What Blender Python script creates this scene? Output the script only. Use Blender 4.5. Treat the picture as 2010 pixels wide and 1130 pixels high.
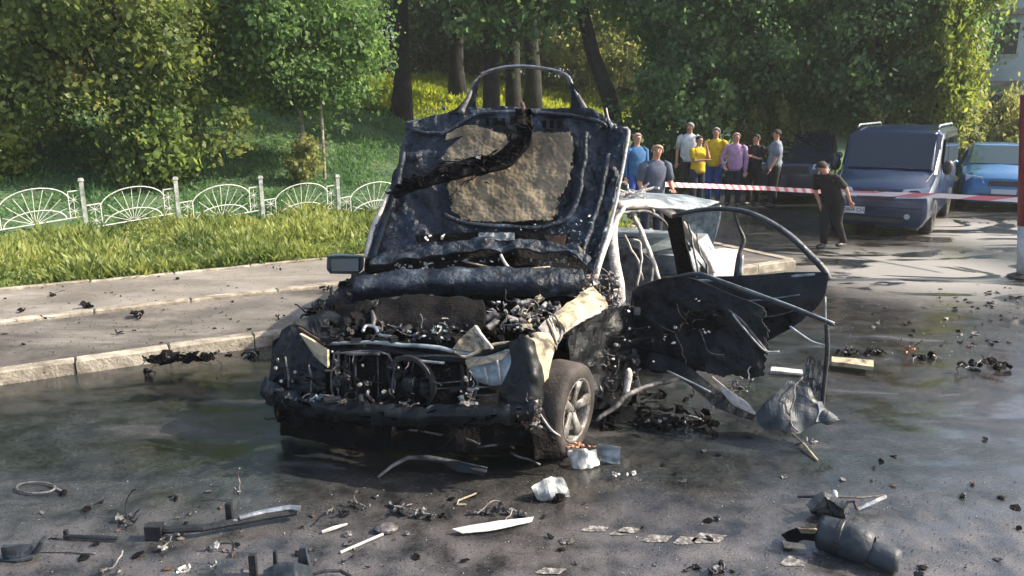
import bpy, math, random
import numpy as np
from mathutils import Vector, Matrix, noise

for o in list(bpy.data.objects):
    bpy.data.objects.remove(o)
SC = bpy.context.scene
COL = SC.collection
R = math.radians

# ------------------------------------------------------------------ camera
PITCH = R(13.4); CH = 2.35; FPX = 1500.0
cam = bpy.data.cameras.new('camera'); camo = bpy.data.objects.new('camera', cam); COL.objects.link(camo)
camo.location = (0, 0, CH); camo.rotation_euler = (R(90) - PITCH, 0, 0)
cam.sensor_width = 36; cam.lens = 36 * FPX / 2010; cam.clip_end = 3000; cam.clip_start = .05
SC.camera = camo

# ------------------------------------------------------------------ light
SUN = Vector((0.80, 0.04, 0.62)).normalized()
w = bpy.data.worlds.new('World'); SC.world = w; w.use_nodes = True
nt = w.node_tree; nt.nodes.clear()
sky = nt.nodes.new('ShaderNodeTexSky'); sky.sky_type = 'NISHITA'; sky.sun_disc = False
sky.sun_elevation = math.asin(SUN.z); sky.sun_rotation = math.atan2(SUN.x, SUN.y)
sky.air_density = 1.0; sky.dust_density = 3.5; sky.ozone_density = 1.0
bg = nt.nodes.new('ShaderNodeBackground'); bg.inputs[1].default_value = 0.15
wo = nt.nodes.new('ShaderNodeOutputWorld')
nt.links.new(sky.outputs[0], bg.inputs[0]); nt.links.new(bg.outputs[0], wo.inputs[0])
sl = bpy.data.lights.new('sun', 'SUN'); sl.energy = 5.0; sl.angle = R(.53); sl.color = (1, .88, .70)
so = bpy.data.objects.new('sun', sl); COL.objects.link(so); so.location = (20, 10, 30)
so.rotation_euler = SUN.to_track_quat('Z', 'Y').to_euler()
SC.view_settings.view_transform = 'Standard'; SC.view_settings.look = 'None'
SC.view_settings.gamma = 1; SC.view_settings.use_curve_mapping = False
SC.view_settings.exposure = 1.0
try:
    SC.cycles.use_denoising = True
    SC.cycles.max_bounces = 6; SC.cycles.transparent_max_bounces = 6
    SC.cycles.sample_clamp_indirect = 4.0
except Exception: pass

# ------------------------------------------------------------------ geometry helpers
CT, ST = math.cos(PITCH), math.sin(PITCH)
def A(px, py, d):
    """point seen at photo pixel (px,py), d metres in front of the camera"""
    v = (565 - py) / FPX
    return Vector(((px - 1005) / FPX * d, d * (CT + v * ST), CH + d * (v * CT - ST)))
def G(px, py, z=0.0):
    """point of the plane at height z seen at the pixel"""
    v = (565 - py) / FPX
    t = (z - CH) / (v * CT - ST)
    return Vector(((px - 1005) / FPX * t, t * (CT + v * ST), z))
def nz(p, s=1.0, o=0):
    return noise.noise(Vector((p[0] * s + o, p[1] * s + o * 1.7, p[2] * s - o)))

ORG = {}
def tag(o, label=None, cat=None, group=None, kind=None):
    if label: o['label'] = label
    if cat: o['category'] = cat
    if group: o['group'] = group
    if kind: o['kind'] = kind
    return o
def empty(name, loc, label=None, cat=None, group=None, rz=0):
    o = bpy.data.objects.new(name, None); COL.objects.link(o); o.location = loc
    o.rotation_euler = (0, 0, rz); o.empty_display_size = .2
    ORG[o.name] = Vector(loc); tag(o, label, cat, group)
    return o

class MB:
    def __init__(s): s.v = []; s.f = []; s.m = []; s.cur = 0
    def add(s, vs, fs):
        b = len(s.v); s.v += [tuple(x) for x in vs]
        s.f += [tuple(i + b for i in f) for f in fs]; s.m += [s.cur] * len(fs)
        return s
    def box(s, c, size, rot=None, taper=1.0):
        sx, sy, sz = size[0] / 2, size[1] / 2, size[2] / 2
        vs = []
        for z, t in ((-sz, 1), (sz, taper)):
            for x, y in ((-sx, -sy), (sx, -sy), (sx, sy), (-sx, sy)):
                p = Vector((x * t, y * t, z))
                if rot is not None: p = rot @ p
                vs.append(p + Vector(c))
        return s.add(vs, [(3, 2, 1, 0), (4, 5, 6, 7), (0, 1, 5, 4), (1, 2, 6, 5), (2, 3, 7, 6), (3, 0, 4, 7)])
    def tube(s, pts, r, n=8, flat=1.0, caps=True, up=None):
        pts = [Vector(p) for p in pts]; k = len(pts)
        rs = list(r) if isinstance(r, (list, tuple)) else [r] * k
        vs = []; prev = None
        for i, p in enumerate(pts):
            t = (pts[min(i + 1, k - 1)] - pts[max(i - 1, 0)])
            t = t.normalized() if t.length > 1e-9 else Vector((0, 0, 1))
            if prev is None:
                a = Vector(up) if up else (Vector((0, 0, 1)) if abs(t.z) < .9 else Vector((1, 0, 0)))
            else: a = prev
            a = a - t * a.dot(t)
            a = a.normalized() if a.length > 1e-6 else t.orthogonal().normalized()
            b = t.cross(a); prev = a
            for j in range(n):
                g = 2 * math.pi * j / n
                vs.append(p + a * math.cos(g) * rs[i] * flat + b * math.sin(g) * rs[i])
        fs = []
        for i in range(k - 1):
            for j in range(n):
                q = (j + 1) % n
                fs.append((i * n + j, i * n + q, (i + 1) * n + q, (i + 1) * n + j))
        if caps: fs += [tuple(range(n - 1, -1, -1)), tuple((k - 1) * n + j for j in range(n))]
        return s.add(vs, fs)
    def lathe(s, c, axis, prof, n=24):
        """prof: list of (radius, distance along axis)"""
        ax = Vector(axis).normalized(); a = ax.orthogonal().normalized(); b = ax.cross(a); vs = []; c = Vector(c)
        for r, h in prof:
            for j in range(n):
                g = 2 * math.pi * j / n
                vs.append(c + ax * h + (a * math.cos(g) + b * math.sin(g)) * r)
        fs = []
        for i in range(len(prof) - 1):
            for j in range(n):
                q = (j + 1) % n
                fs.append((i * n + j, i * n + q, (i + 1) * n + q, (i + 1) * n + j))
        return s.add(vs, fs)
    def ell(s, c, r, n=10, m=7, rough=0.0, rot=None, seed=0):
        c = Vector(c); r = (r, r, r) if isinstance(r, (int, float)) else r
        vs = []
        for i in range(m + 1):
            th = math.pi * i / m
            for j in range(n):
                g = 2 * math.pi * j / n
                p = Vector((math.sin(th) * math.cos(g), math.sin(th) * math.sin(g), math.cos(th)))
                if rough: p *= 1 + rough * nz(p, 1.6, seed + 3)
                p = Vector((p.x * r[0], p.y * r[1], p.z * r[2]))
                if rot is not None: p = rot @ p
                vs.append(c + p)
        fs = []
        for i in range(m):
            for j in range(n):
                q = (j + 1) % n
                fs.append((i * n + j, (i + 1) * n + j, (i + 1) * n + q, i * n + q))
        return s.add(vs, fs)
    def sheet(s, rows, th=.012, amp=.0, nu=None, nv=None, freq=4.0, seed=0, mask=None, fine=0.0):
        """crumpled plate through rows of control points"""
        rows = [[Vector(p) for p in r] for r in rows]
        nr = len(rows); ncc = len(rows[0])
        nu = nu or (ncc - 1) * 5; nv = nv or (nr - 1) * 5
        def cr(P, t):
            k = len(P) - 1; x = t * k; i = min(int(x), k - 1); f = x - i
            if k == 1: return P[0].lerp(P[1], f)
            p0 = P[max(i - 1, 0)]; p1 = P[i]; p2 = P[i + 1]; p3 = P[min(i + 2, k)]
            return .5 * ((2 * p1) + (p2 - p0) * f + (2 * p0 - 5 * p1 + 4 * p2 - p3) * f * f + (3 * p1 - p0 - 3 * p2 + p3) * f ** 3)
        g = [[None] * (nu + 1) for _ in range(nv + 1)]
        colsv = [[cr(r, i / nu) for i in range(nu + 1)] for r in rows]
        for i in range(nu + 1):
            P = [c[i] for c in colsv]
            for j in range(nv + 1): g[j][i] = cr(P, j / nv)
        nrm = [[None] * (nu + 1) for _ in range(nv + 1)]
        for j in range(nv + 1):
            for i in range(nu + 1):
                a = g[j][min(i + 1, nu)] - g[j][max(i - 1, 0)]; b = g[min(j + 1, nv)][i] - g[max(j - 1, 0)][i]
                n_ = a.cross(b); nrm[j][i] = n_.normalized() if n_.length > 1e-9 else Vector((0, -1, 0))
        top = []; bot = []
        for j in range(nv + 1):
            for i in range(nu + 1):
                p = g[j][i]
                dd = amp * (1.3 * nz(p, freq, seed) + .7 * nz(p, freq * 2.3, seed + 5)) + fine * nz(p, freq * 6, seed + 9)
                q = p + nrm[j][i] * dd
                if amp: q = q + Vector((nz(p, freq, seed + 11), nz(p, freq, seed + 13), nz(p, freq, seed + 17))) * amp * .5
                top.append(q); bot.append(q - nrm[j][i] * th)
        keep = [[(mask is None or mask((i + .5) / nu, (j + .5) / nv)) for i in range(nu)] for j in range(nv)]
        N = (nu + 1) * (nv + 1); fs = []
        id_ = lambda j, i: j * (nu + 1) + i
        for j in range(nv):
            for i in range(nu):
                if not keep[j][i]: continue
                a, b, c, d = id_(j, i), id_(j, i + 1), id_(j + 1, i + 1), id_(j + 1, i)
                fs.append((a, b, c, d)); fs.append((d + N, c + N, b + N, a + N))
                if j == 0 or not keep[j - 1][i]: fs.append((b, a, a + N, b + N))
                if j == nv - 1 or not keep[j + 1][i]: fs.append((d, c, c + N, d + N))
                if i == 0 or not keep[j][i - 1]: fs.append((a, d, d + N, a + N))
                if i == nu - 1 or not keep[j][i + 1]: fs.append((c, b, b + N, c + N))
        return s.add(top + bot, fs)
    def shard(s, c, size, rng, th=.006, n=6, tilt=1.0):
        c = Vector(c); rx = Matrix.Rotation(rng.uniform(-tilt, tilt), 3, 'X') @ Matrix.Rotation(rng.uniform(-tilt, tilt), 3, 'Y')
        rz = Matrix.Rotation(rng.uniform(0, 6.28), 3, 'Z'); M = rz @ rx
        asp = rng.uniform(.35, 1); vs = []; ce = Vector((0, 0, rng.uniform(-.2, .2) * size))
        ring = []
        for k in range(n):
            a = 2 * math.pi * k / n + rng.uniform(-.35, .35); r = size * rng.uniform(.55, 1)
            ring.append(Vector((math.cos(a) * r, math.sin(a) * r * asp, rng.uniform(-.18, .18) * size)))
        top = [M @ p + c for p in [ce] + ring]; off = M @ Vector((0, 0, -th))
        bot = [p + off for p in top]
        fs = []
        for k in range(n):
            q = (k + 1) % n
            fs += [(0, 1 + k, 1 + q), (n + 1, n + 2 + q, n + 2 + k), (1 + k, n + 2 + k, n + 2 + q, 1 + q)]
        return s.add(top + bot, fs)
    def lump(s, c, r, rng, rough=.5):
        rot = Matrix.Rotation(rng.uniform(0, 6.28), 3, 'Z') @ Matrix.Rotation(rng.uniform(-.6, .6), 3, 'X')
        rr = (r * rng.uniform(.6, 1.2), r * rng.uniform(.5, 1), r * rng.uniform(.4, .8))
        return s.ell(c, rr, 8, 5, rough, rot, rng.uniform(0, 50))
    def strip(s, c, size, rng, th=.006):
        M3 = Matrix.Rotation(rng.uniform(0, 6.28), 3, 'Z') @ Matrix.Rotation(rng.uniform(-1.2, 1.2), 3, 'X') @ Matrix.Rotation(rng.uniform(-.8, .8), 3, 'Y')
        L_ = size * rng.uniform(1.2, 2.6); W_ = size * rng.uniform(.35, .9); bend = rng.uniform(-.5, .5) * size
        c = Vector(c)
        rows = [[c + M3 @ Vector((x * L_ / 2, y * W_ / 2, bend * (1 - x * x) + .15 * size * y * rng.uniform(-1, 1))) for x in (-1, -.3, .4, 1)] for y in (-1, 1)]
        return s.sheet(rows, th, size * .10, 8, 3, 3 / size, rng.uniform(0, 40))
    def wire(s, c, size, r, rng, n=6):
        p = Vector(c); d = Vector((rng.uniform(-1, 1), rng.uniform(-1, 1), rng.uniform(-.3, .5))).normalized(); pts = [p.copy()]
        for k in range(n):
            d = (d + Vector((rng.uniform(-1, 1), rng.uniform(-1, 1), rng.uniform(-.6, .6))) * .7).normalized()
            p = p + d * size / n; pts.append(p.copy())
        return s.tube(pts, r, 5)
    def build(s, name, mats, parent=None, smooth=False, org=None, kind=None):
        me = bpy.data.meshes.new(name)
        if org is None:
            if parent is not None: o0 = ORG.get(parent.name, Vector((0, 0, 0)))
            else:
                a = np.array(s.v); mn = a.min(0); mx = a.max(0)
                o0 = Vector(((mn[0] + mx[0]) / 2, (mn[1] + mx[1]) / 2, mn[2]))
        else: o0 = Vector(org)
        me.from_pydata([(p[0] - o0.x, p[1] - o0.y, p[2] - o0.z) for p in s.v], [], s.f)
        for m in (mats if isinstance(mats, (list, tuple)) else [mats]): me.materials.append(m)
        if any(s.m): me.polygons.foreach_set('material_index', s.m)
        if smooth: me.polygons.foreach_set('use_smooth', [True] * len(me.polygons))
        me.update()
        o = bpy.data.objects.new(name, me); COL.objects.link(o)
        if parent is not None: o.parent = parent; ORG[o.name] = o0
        else: o.location = o0; ORG[o.name] = o0
        if kind: o['kind'] = kind
        return o

def npmesh(name, V, F, mat, parent=None, loc=(0, 0, 0), smooth=False, kind=None):
    me = bpy.data.meshes.new(name); V = np.asarray(V, np.float32); F = np.asarray(F, np.int32); k = F.shape[1]
    me.vertices.add(len(V)); me.vertices.foreach_set('co', V.ravel())
    me.loops.add(F.size); me.loops.foreach_set('vertex_index', F.ravel())
    me.polygons.add(len(F)); me.polygons.foreach_set('loop_start', np.arange(0, F.size, k, dtype=np.int32))
    me.update(calc_edges=True)
    me.materials.append(mat)
    if smooth: me.polygons.foreach_set('use_smooth', [True] * len(F))
    o = bpy.data.objects.new(name, me); COL.objects.link(o); o.location = loc; o.parent = parent
    ORG[o.name] = Vector(loc)
    if kind: o['kind'] = kind
    return o

def copy_tree(o, parent=None):
    c = o.copy(); COL.objects.link(c); c.parent = parent
    for ch in list(o.children): copy_tree(ch, c)
    return c

# ------------------------------------------------------------------ materials
def mat(name, c1, c2=None, rough=.6, metal=0.0, scale=6.0, bump=0.0, bscale=None, detail=5, spec=.5, r2=None, c3=None, p3=.62, coat=0, trans=0, pos=(.38, .62), coord='Object', distort=0.0, alpha=None):
    m = bpy.data.materials.new(name); m.use_nodes = True; t = m.node_tree; b = t.nodes['Principled BSDF']; L = t.links
    b.inputs['Roughness'].default_value = rough; b.inputs['Metallic'].default_value = metal
    b.inputs['Specular IOR Level'].default_value = spec; b.inputs['Coat Weight'].default_value = coat
    if trans: b.inputs['Transmission Weight'].default_value = trans
    if alpha is not None: b.inputs['Alpha'].default_value = alpha
    b.inputs['Base Color'].default_value = (*c1, 1)
    if c2 is None and not bump: return m
    tc = t.nodes.new('ShaderNodeTexCoord')
    n = t.nodes.new('ShaderNodeTexNoise'); n.inputs['Scale'].default_value = scale; n.inputs['Detail'].default_value = detail; n.inputs['Roughness'].default_value = .65
    n.inputs['Distortion'].default_value = distort
    L.new(tc.outputs[coord], n.inputs['Vector'])
    if c2 is not None:
        r = t.nodes.new('ShaderNodeValToRGB'); e = r.color_ramp.elements
        e[0].position = pos[0]; e[0].color = (*c1, 1); e[1].position = pos[1]; e[1].color = (*c2, 1)
        if c3 is not None:
            x = e.new(p3 if p3 > pos[1] else pos[1] + .06); x.color = (*c3, 1)
        L.new(n.outputs['Fac'], r.inputs[0]); L.new(r.outputs[0], b.inputs['Base Color'])
    if r2 is not None:
        mr = t.nodes.new('ShaderNodeMapRange'); mr.inputs[1].default_value = .35; mr.inputs[2].default_value = .65
        mr.inputs[3].default_value = rough; mr.inputs[4].default_value = r2
        L.new(n.outputs['Fac'], mr.inputs[0]); L.new(mr.outputs[0], b.inputs['Roughness'])
    if bump:
        n2 = t.nodes.new('ShaderNodeTexNoise'); n2.inputs['Scale'].default_value = bscale or scale * 3; n2.inputs['Detail'].default_value = 6
        L.new(tc.outputs[coord], n2.inputs['Vector'])
        bp = t.nodes.new('ShaderNodeBump'); bp.inputs['Strength'].default_value = bump; bp.inputs['Distance'].default_value = .02
        L.new(n2.outputs['Fac'], bp.inputs['Height']); L.new(bp.outputs[0], b.inputs['Normal'])
    return m

def leafmat(name, c1, c2, trl=.45, c3=None):
    m = bpy.data.materials.new(name); m.use_nodes = True; t = m.node_tree; L = t.links; t.nodes.clear()
    ge = t.nodes.new('ShaderNodeNewGeometry'); tc = t.nodes.new('ShaderNodeTexCoord')
    n = t.nodes.new('ShaderNodeTexNoise'); n.inputs['Scale'].default_value = .9; n.inputs['Detail'].default_value = 3
    L.new(tc.outputs['Object'], n.inputs['Vector'])
    add = t.nodes.new('ShaderNodeMath'); add.operation = 'MULTIPLY_ADD'; add.inputs[1].default_value = .45
    L.new(ge.outputs['Random Per Island'], add.inputs[0])
    sc = t.nodes.new('ShaderNodeMapRange'); sc.inputs[1].default_value = .35; sc.inputs[2].default_value = .65; sc.inputs[3].default_value = 0; sc.inputs[4].default_value = .55
    L.new(n.outputs['Fac'], sc.inputs[0]); L.new(sc.outputs[0], add.inputs[2])
    r = t.nodes.new('ShaderNodeValToRGB'); e = r.color_ramp.elements
    e[0].position = .1; e[0].color = (*c1, 1); e[1].position = .9; e[1].color = (*c2, 1)
    if c3: x = e.new(.97); x.color = (*c3, 1)
    L.new(add.outputs[0], r.inputs[0])
    d = t.nodes.new('ShaderNodeBsdfPrincipled'); d.inputs['Roughness'].default_value = .5; d.inputs['Specular IOR Level'].default_value = .35
    tr = t.nodes.new('ShaderNodeBsdfTranslucent'); mx = t.nodes.new('ShaderNodeMixShader'); mx.inputs[0].default_value = trl
    hs = t.nodes.new('ShaderNodeHueSaturation'); hs.inputs['Saturation'].default_value = 1.15; hs.inputs['Value'].default_value = 1.9; hs.inputs['Hue'].default_value = .485
    L.new(r.outputs[0], d.inputs['Base Color']); L.new(r.outputs[0], hs.inputs['Color']); L.new(hs.outputs[0], tr.inputs[0])
    L.new(d.outputs[0], mx.inputs[1]); L.new(tr.outputs[0], mx.inputs[2])
    o = t.nodes.new('ShaderNodeOutputMaterial'); L.new(mx.outputs[0], o.inputs[0])
    return m

M = {}
M['char'] = mat('charred_metal', (.003, .004, .0055), (.013, .016, .020), .3, .05, 9, .45, 34, r2=.8, spec=.25)
M['charrough'] = mat('soot', (.0025, .0025, .003), (.009, .0085, .009), .75, 0, 12, .8, 40, spec=.12)
M['glossblack'] = mat('scorched_black_paint', (.002, .003, .004), (.009, .012, .016), .16, .0, 7, .25, 22, r2=.6, spec=.3)
M['hood'] = mat('scorched_blue_steel', (.006, .009, .014), (.034, .049, .072), .40, .2, 6, 1.0, 30, r2=.7, c3=(.15, .21, .28), p3=.72, detail=10, distort=.6)
M['pad'] = mat('burnt_insulation', (.10, .085, .06), (.30, .245, .165), .95, 0, 4, .3, 30, c3=(.27, .17, .10), p3=.645, detail=9)
M['ash'] = mat('ash_white_steel', (.24, .22, .205), (.54, .505, .48), .7, 0, 14, .6, 45, pos=(.3, .6))
M['ashb'] = mat('ash_beige_steel', (.045, .038, .028), (.41, .35, .24), .75, 0, 6, .6, 30, pos=(.36, .52), detail=9, distort=.5)
M['ashdark'] = mat('grey_scorched_steel', (.03, .032, .036), (.2, .19, .19), .6, .3, 10, .6, 30)
M['rust'] = mat('rusty_steel', (.035, .022, .018), (.12, .065, .042), .85, 0, 14, .6, 40)
M['panelgrey'] = mat('blistered_grey_paint', (.10, .13, .15), (.33, .38, .42), .35, .2, 5, .4, 20, r2=.6)
M['silver'] = mat('bare_aluminium', (.32, .32, .33), (.6, .6, .6), .32, .9, 12, .3, 40)
M['alloy'] = mat('wheel_alloy', (.09, .085, .08), (.30, .29, .275), .5, .4, 12, .2, 40)
M['tyre'] = mat('dusty_tyre_rubber', (.012, .011, .011), (.062, .052, .048), .85, 0, 5, .3, 60)
M['rubber'] = mat('black_plastic', (.008, .009, .011), (.025, .027, .03), .45, 0, 9, .3, 40)
M['bluegrey'] = mat('blue_grey_plastic', (.010, .015, .021), (.040, .053, .066), .36, .05, 7, .35, 26, r2=.7, detail=8)
M['white'] = mat('white_plastic', (.36, .36, .35), (.6, .6, .58), .5, 0, 8, .2, 30)
M['orange'] = mat('orange_scrap', (.35, .13, .06), (.5, .3, .2), .6, 0, 20)
M['mesh'] = mat('pale_scrap', (.15, .165, .175), (.36, .37, .37), .5, 0, 20)
M['glassd'] = mat('smoked_glass', (.012, .02, .03), None, .06, 0, spec=.8)
M['glassb'] = mat('cracked_blue_glass', (.03, .05, .075), (.1, .14, .18), .2, .1, 18, .2, 60)
M['bark'] = mat('bark', (.008, .009, .008), (.028, .029, .026), .95, 0, 5, 1.0, 20)
M['barkl'] = mat('pale_bark', (.12, .10, .08), (.38, .34, .28), .9, 0, 9, .6, 30)
M['fence'] = mat('white_fence_paint', (.42, .42, .39), (.70, .70, .67), .5, 0, 14, .2, 40, pos=(.3, .55))
M['post'] = mat('grey_green_fence_post', (.16, .19, .17), (.48, .50, .46), .55, .1, 9, .2, 30)
M['kerb'] = mat('kerb_concrete', (.22, .195, .155), (.44, .40, .33), .85, 0, 6, .5, 40)
M['skin'] = mat('skin', (.45, .24, .17), None, .55)
# ------------------------------------------------------------------ ground and road
E = Vector((.870, .493, 0)); NN = Vector((-.493, .870, 0))      # along the kerb / towards the park
def K(u, q, z=0.0): return E * u + NN * q + Vector((0, 0, z))
def bank(q):
    pts = [(-999, -.02), (10.95, -.02), (11.15, .12), (15.4, .12), (18, .72), (24.4, 2.4), (34, 3.6), (60, 5.0), (120, 7), (999, 10)]
    for (a, za), (b, zb) in zip(pts, pts[1:]):
        if q < b:
            f = (q - a) / (b - a); return za + (zb - za) * f
    return 10
def fade(u):  # the bank starts further back on the right of the street
    return max(0.0, min(1.0, (u - 7.5) / 5.0))
def TZ(x, y):
    u = x * E.x + y * E.y; q = x * NN.x + y * NN.y
    k = fade(u)
    z = bank(q) * (1 - k) + k * bank(q - 3.2 if q < 60 else q)
    if q - 3.2 * k < 11.0: z = -.02
    if z > .3: z += .12 * nz((x, y, 0), .25, 3)
    return z
# terrain: one sheet out to the horizon, finer where it is seen
xs = sorted(set([-900, -400, -200, -120] + [x for x in range(-80, -30, 10)] + [x * .5 for x in range(-60, 81)] + list(range(50, 130, 10)) + [200, 400, 900]))
ys = sorted(set([-60, -20, 0] + [y * .5 for y in range(8, 100)] + list(range(50, 130, 8)) + [200, 400, 900, 1800]))
nx, ny = len(xs), len(ys)
V = [(x, y, TZ(x, y)) for y in ys for x in xs]
F = [(j * nx + i, j * nx + i + 1, (j + 1) * nx + i + 1, (j + 1) * nx + i) for j in range(ny - 1) for i in range(nx - 1)]

def groundmat():
    m = mat('park_ground', (.03, .07, .035), (.07, .12, .055), .95, 0, .9, .8, 9, c3=(.07, .055, .03), p3=.72, pos=(.35, .6))
    return m
g = npmesh('ground', V, F, groundmat(), smooth=True, kind='structure')

def wetroad():
    m = bpy.data.materials.new('wet_asphalt'); m.use_nodes = True; t = m.node_tree; b = t.nodes['Principled BSDF']; L = t.links
    tc = t.nodes.new('ShaderNodeTexCoord')
    def noi(s, d, dist=0, mp=None):
        n = t.nodes.new('ShaderNodeTexNoise'); n.inputs['Scale'].default_value = s; n.inputs['Detail'].default_value = d; n.inputs['Distortion'].default_value = dist
        if mp:
            k = t.nodes.new('ShaderNodeMapping'); k.inputs['Scale'].default_value = mp; k.inputs['Rotation'].default_value = (0, 0, -R(29)); L.new(tc.outputs['Object'], k.inputs['Vector']); L.new(k.outputs[0], n.inputs['Vector'])
        else: L.new(tc.outputs['Object'], n.inputs['Vector'])
        return n
    def mr(src, a, b_, c, d):
        k = t.nodes.new('ShaderNodeMapRange'); k.inputs[1].default_value = a; k.inputs[2].default_value = b_; k.inputs[3].default_value = c; k.inputs[4].default_value = d
        L.new(src, k.inputs[0]); return k.outputs[0]
    def mul(a, b_, op='MULTIPLY'):
        k = t.nodes.new('ShaderNodeMath'); k.operation = op; k.use_clamp = True
        for i, x in enumerate((a, b_)):
            if isinstance(x, (int, float)): k.inputs[i].default_value = x
            else: L.new(x, k.inputs[i])
        return k.outputs[0]
    big = noi(1.1, 7, .6, (1, 2.6, 1)); fine = noi(95, 4); mid = noi(5, 5); grit = noi(260, 2)
    # sky reflected in the strip closest to the camera, painted as paler grey
    sep = t.nodes.new('ShaderNodeSeparateXYZ'); L.new(tc.outputs['Object'], sep.inputs[0])
    near = mr(sep.outputs['Y'], 3.7, 4.6, 1, 0)
    near = mul(near, mr(mid.outputs['Fac'], .35, .65, .1, .9))
    dry_or_sheen = mul(mr(big.outputs['Fac'], .60, .72, 0, .55), near, 'MAXIMUM')
    # glare on the wet road by the van, painted in as a pale streaked patch
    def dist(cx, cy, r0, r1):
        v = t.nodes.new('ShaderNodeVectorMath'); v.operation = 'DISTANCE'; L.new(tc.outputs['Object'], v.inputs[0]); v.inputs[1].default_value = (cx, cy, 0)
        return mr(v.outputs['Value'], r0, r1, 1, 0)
    streaks = noi(.45, 3, 2.6, (1, 1.9, 1))
    glare_pat = mul(mul(dist(5.9, 11.0, .9, 2.6), dist(9.2, 14.6, .8, 3.0), 'MAXIMUM'), mr(streaks.outputs['Fac'], .43, .50, 0, 1))
    cr = t.nodes.new('ShaderNodeValToRGB'); e = cr.color_ramp.elements
    e[0].position = .3; e[0].color = (.009, .0105, .012, 1); e[1].position = .7; e[1].color = (.034, .036, .037, 1)
    L.new(mid.outputs['Fac'], cr.inputs[0])
    cd = t.nodes.new('ShaderNodeValToRGB'); e = cd.color_ramp.elements
    e[0].position = .35; e[0].color = (.045, .043, .046, 1); e[1].position = .68; e[1].color = (.15, .14, .142, 1)
    L.new(fine.outputs['Fac'], cd.inputs[0])
    hue = noi(.35, 3, .5); hr = t.nodes.new('ShaderNodeValToRGB'); e = hr.color_ramp.elements
    e[0].position = .42; e[0].color = (.9, 1.02, 1.08, 1); e[1].position = .58; e[1].color = (1.12, 1.0, .9, 1); L.new(hue.outputs['Fac'], hr.inputs[0])
    tint = t.nodes.new('ShaderNodeMixRGB'); tint.blend_type = 'MULTIPLY'; tint.inputs[0].default_value = 1; L.new(cr.outputs[0], tint.inputs[1]); L.new(hr.outputs[0], tint.inputs[2])
    stone = t.nodes.new('ShaderNodeTexVoronoi'); stone.inputs['Scale'].default_value = 75; L.new(tc.outputs['Object'], stone.inputs['Vector'])
    sr = t.nodes.new('ShaderNodeValToRGB'); e = sr.color_ramp.elements; e[0].position = .05; e[0].color = (.35, .35, .35, 1); e[1].position = .95; e[1].color = (1.9, 1.85, 1.8, 1); L.new(stone.outputs['Color'], sr.inputs[0])
    t2 = t.nodes.new('ShaderNodeMixRGB'); t2.blend_type = 'MULTIPLY'; t2.inputs[0].default_value = .85; L.new(tint.outputs[0], t2.inputs[1]); L.new(sr.outputs[0], t2.inputs[2]); tint = t2
    mx = t.nodes.new('ShaderNodeMixRGB'); L.new(dry_or_sheen, mx.inputs[0]); L.new(tint.outputs[0], mx.inputs[1]); L.new(cd.outputs[0], mx.inputs[2])
    mz = t.nodes.new('ShaderNodeMixRGB'); L.new(glare_pat, mz.inputs[0]); L.new(mx.outputs[0], mz.inputs[1]); mz.inputs[2].default_value = (.25, .24, .225, 1)
    L.new(mz.outputs[0], b.inputs['Base Color']); dry_or_sheen = mul(dry_or_sheen, glare_pat, 'MAXIMUM')
    rw = mr(big.outputs['Fac'], .40, .60, .045, .20)
    rr = t.nodes.new('ShaderNodeMix'); L.new(dry_or_sheen, rr.inputs[0]); L.new(rw, rr.inputs[2]); rr.inputs[3].default_value = .5
    L.new(rr.outputs[0], b.inputs['Roughness'])
    b.inputs['Specular IOR Level'].default_value = .85
    bp = t.nodes.new('ShaderNodeBump'); bp.inputs['Distance'].default_value = .006
    st = mr(big.outputs['Fac'], .40, .64, .10, .7); L.new(st, bp.inputs['Strength'])
    h = t.nodes.new('ShaderNodeMath'); h.operation = 'ADD'; L.new(fine.outputs['Fac'], h.inputs[0]); L.new(mid.outputs['Fac'], h.inputs[1]); L.new(h.outputs[0], bp.inputs['Height'])
    L.new(bp.outputs[0], b.inputs['Normal'])
    return m
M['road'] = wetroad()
me_pts = [(-30, -6), (40, -6), (40, 28), (-30, 28)]
road = MB(); road.add([(-45, -10, 0), (60, -10, 0), (60, 30, 0), (-45, 30, 0)], [(0, 1, 2, 3)])
# the road sheet is cut along the kerb line so the park does not lie under it
def clipq(u0, u1, q0, q1, z): return [K(u0, q0, z), K(u1, q0, z), K(u1, q1, z), K(u0, q1, z)]
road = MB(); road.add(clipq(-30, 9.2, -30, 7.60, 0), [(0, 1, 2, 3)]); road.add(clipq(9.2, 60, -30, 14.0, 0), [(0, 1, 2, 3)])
road.build('road', M['road'], kind='structure', org=(0, 0, 0))

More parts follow.
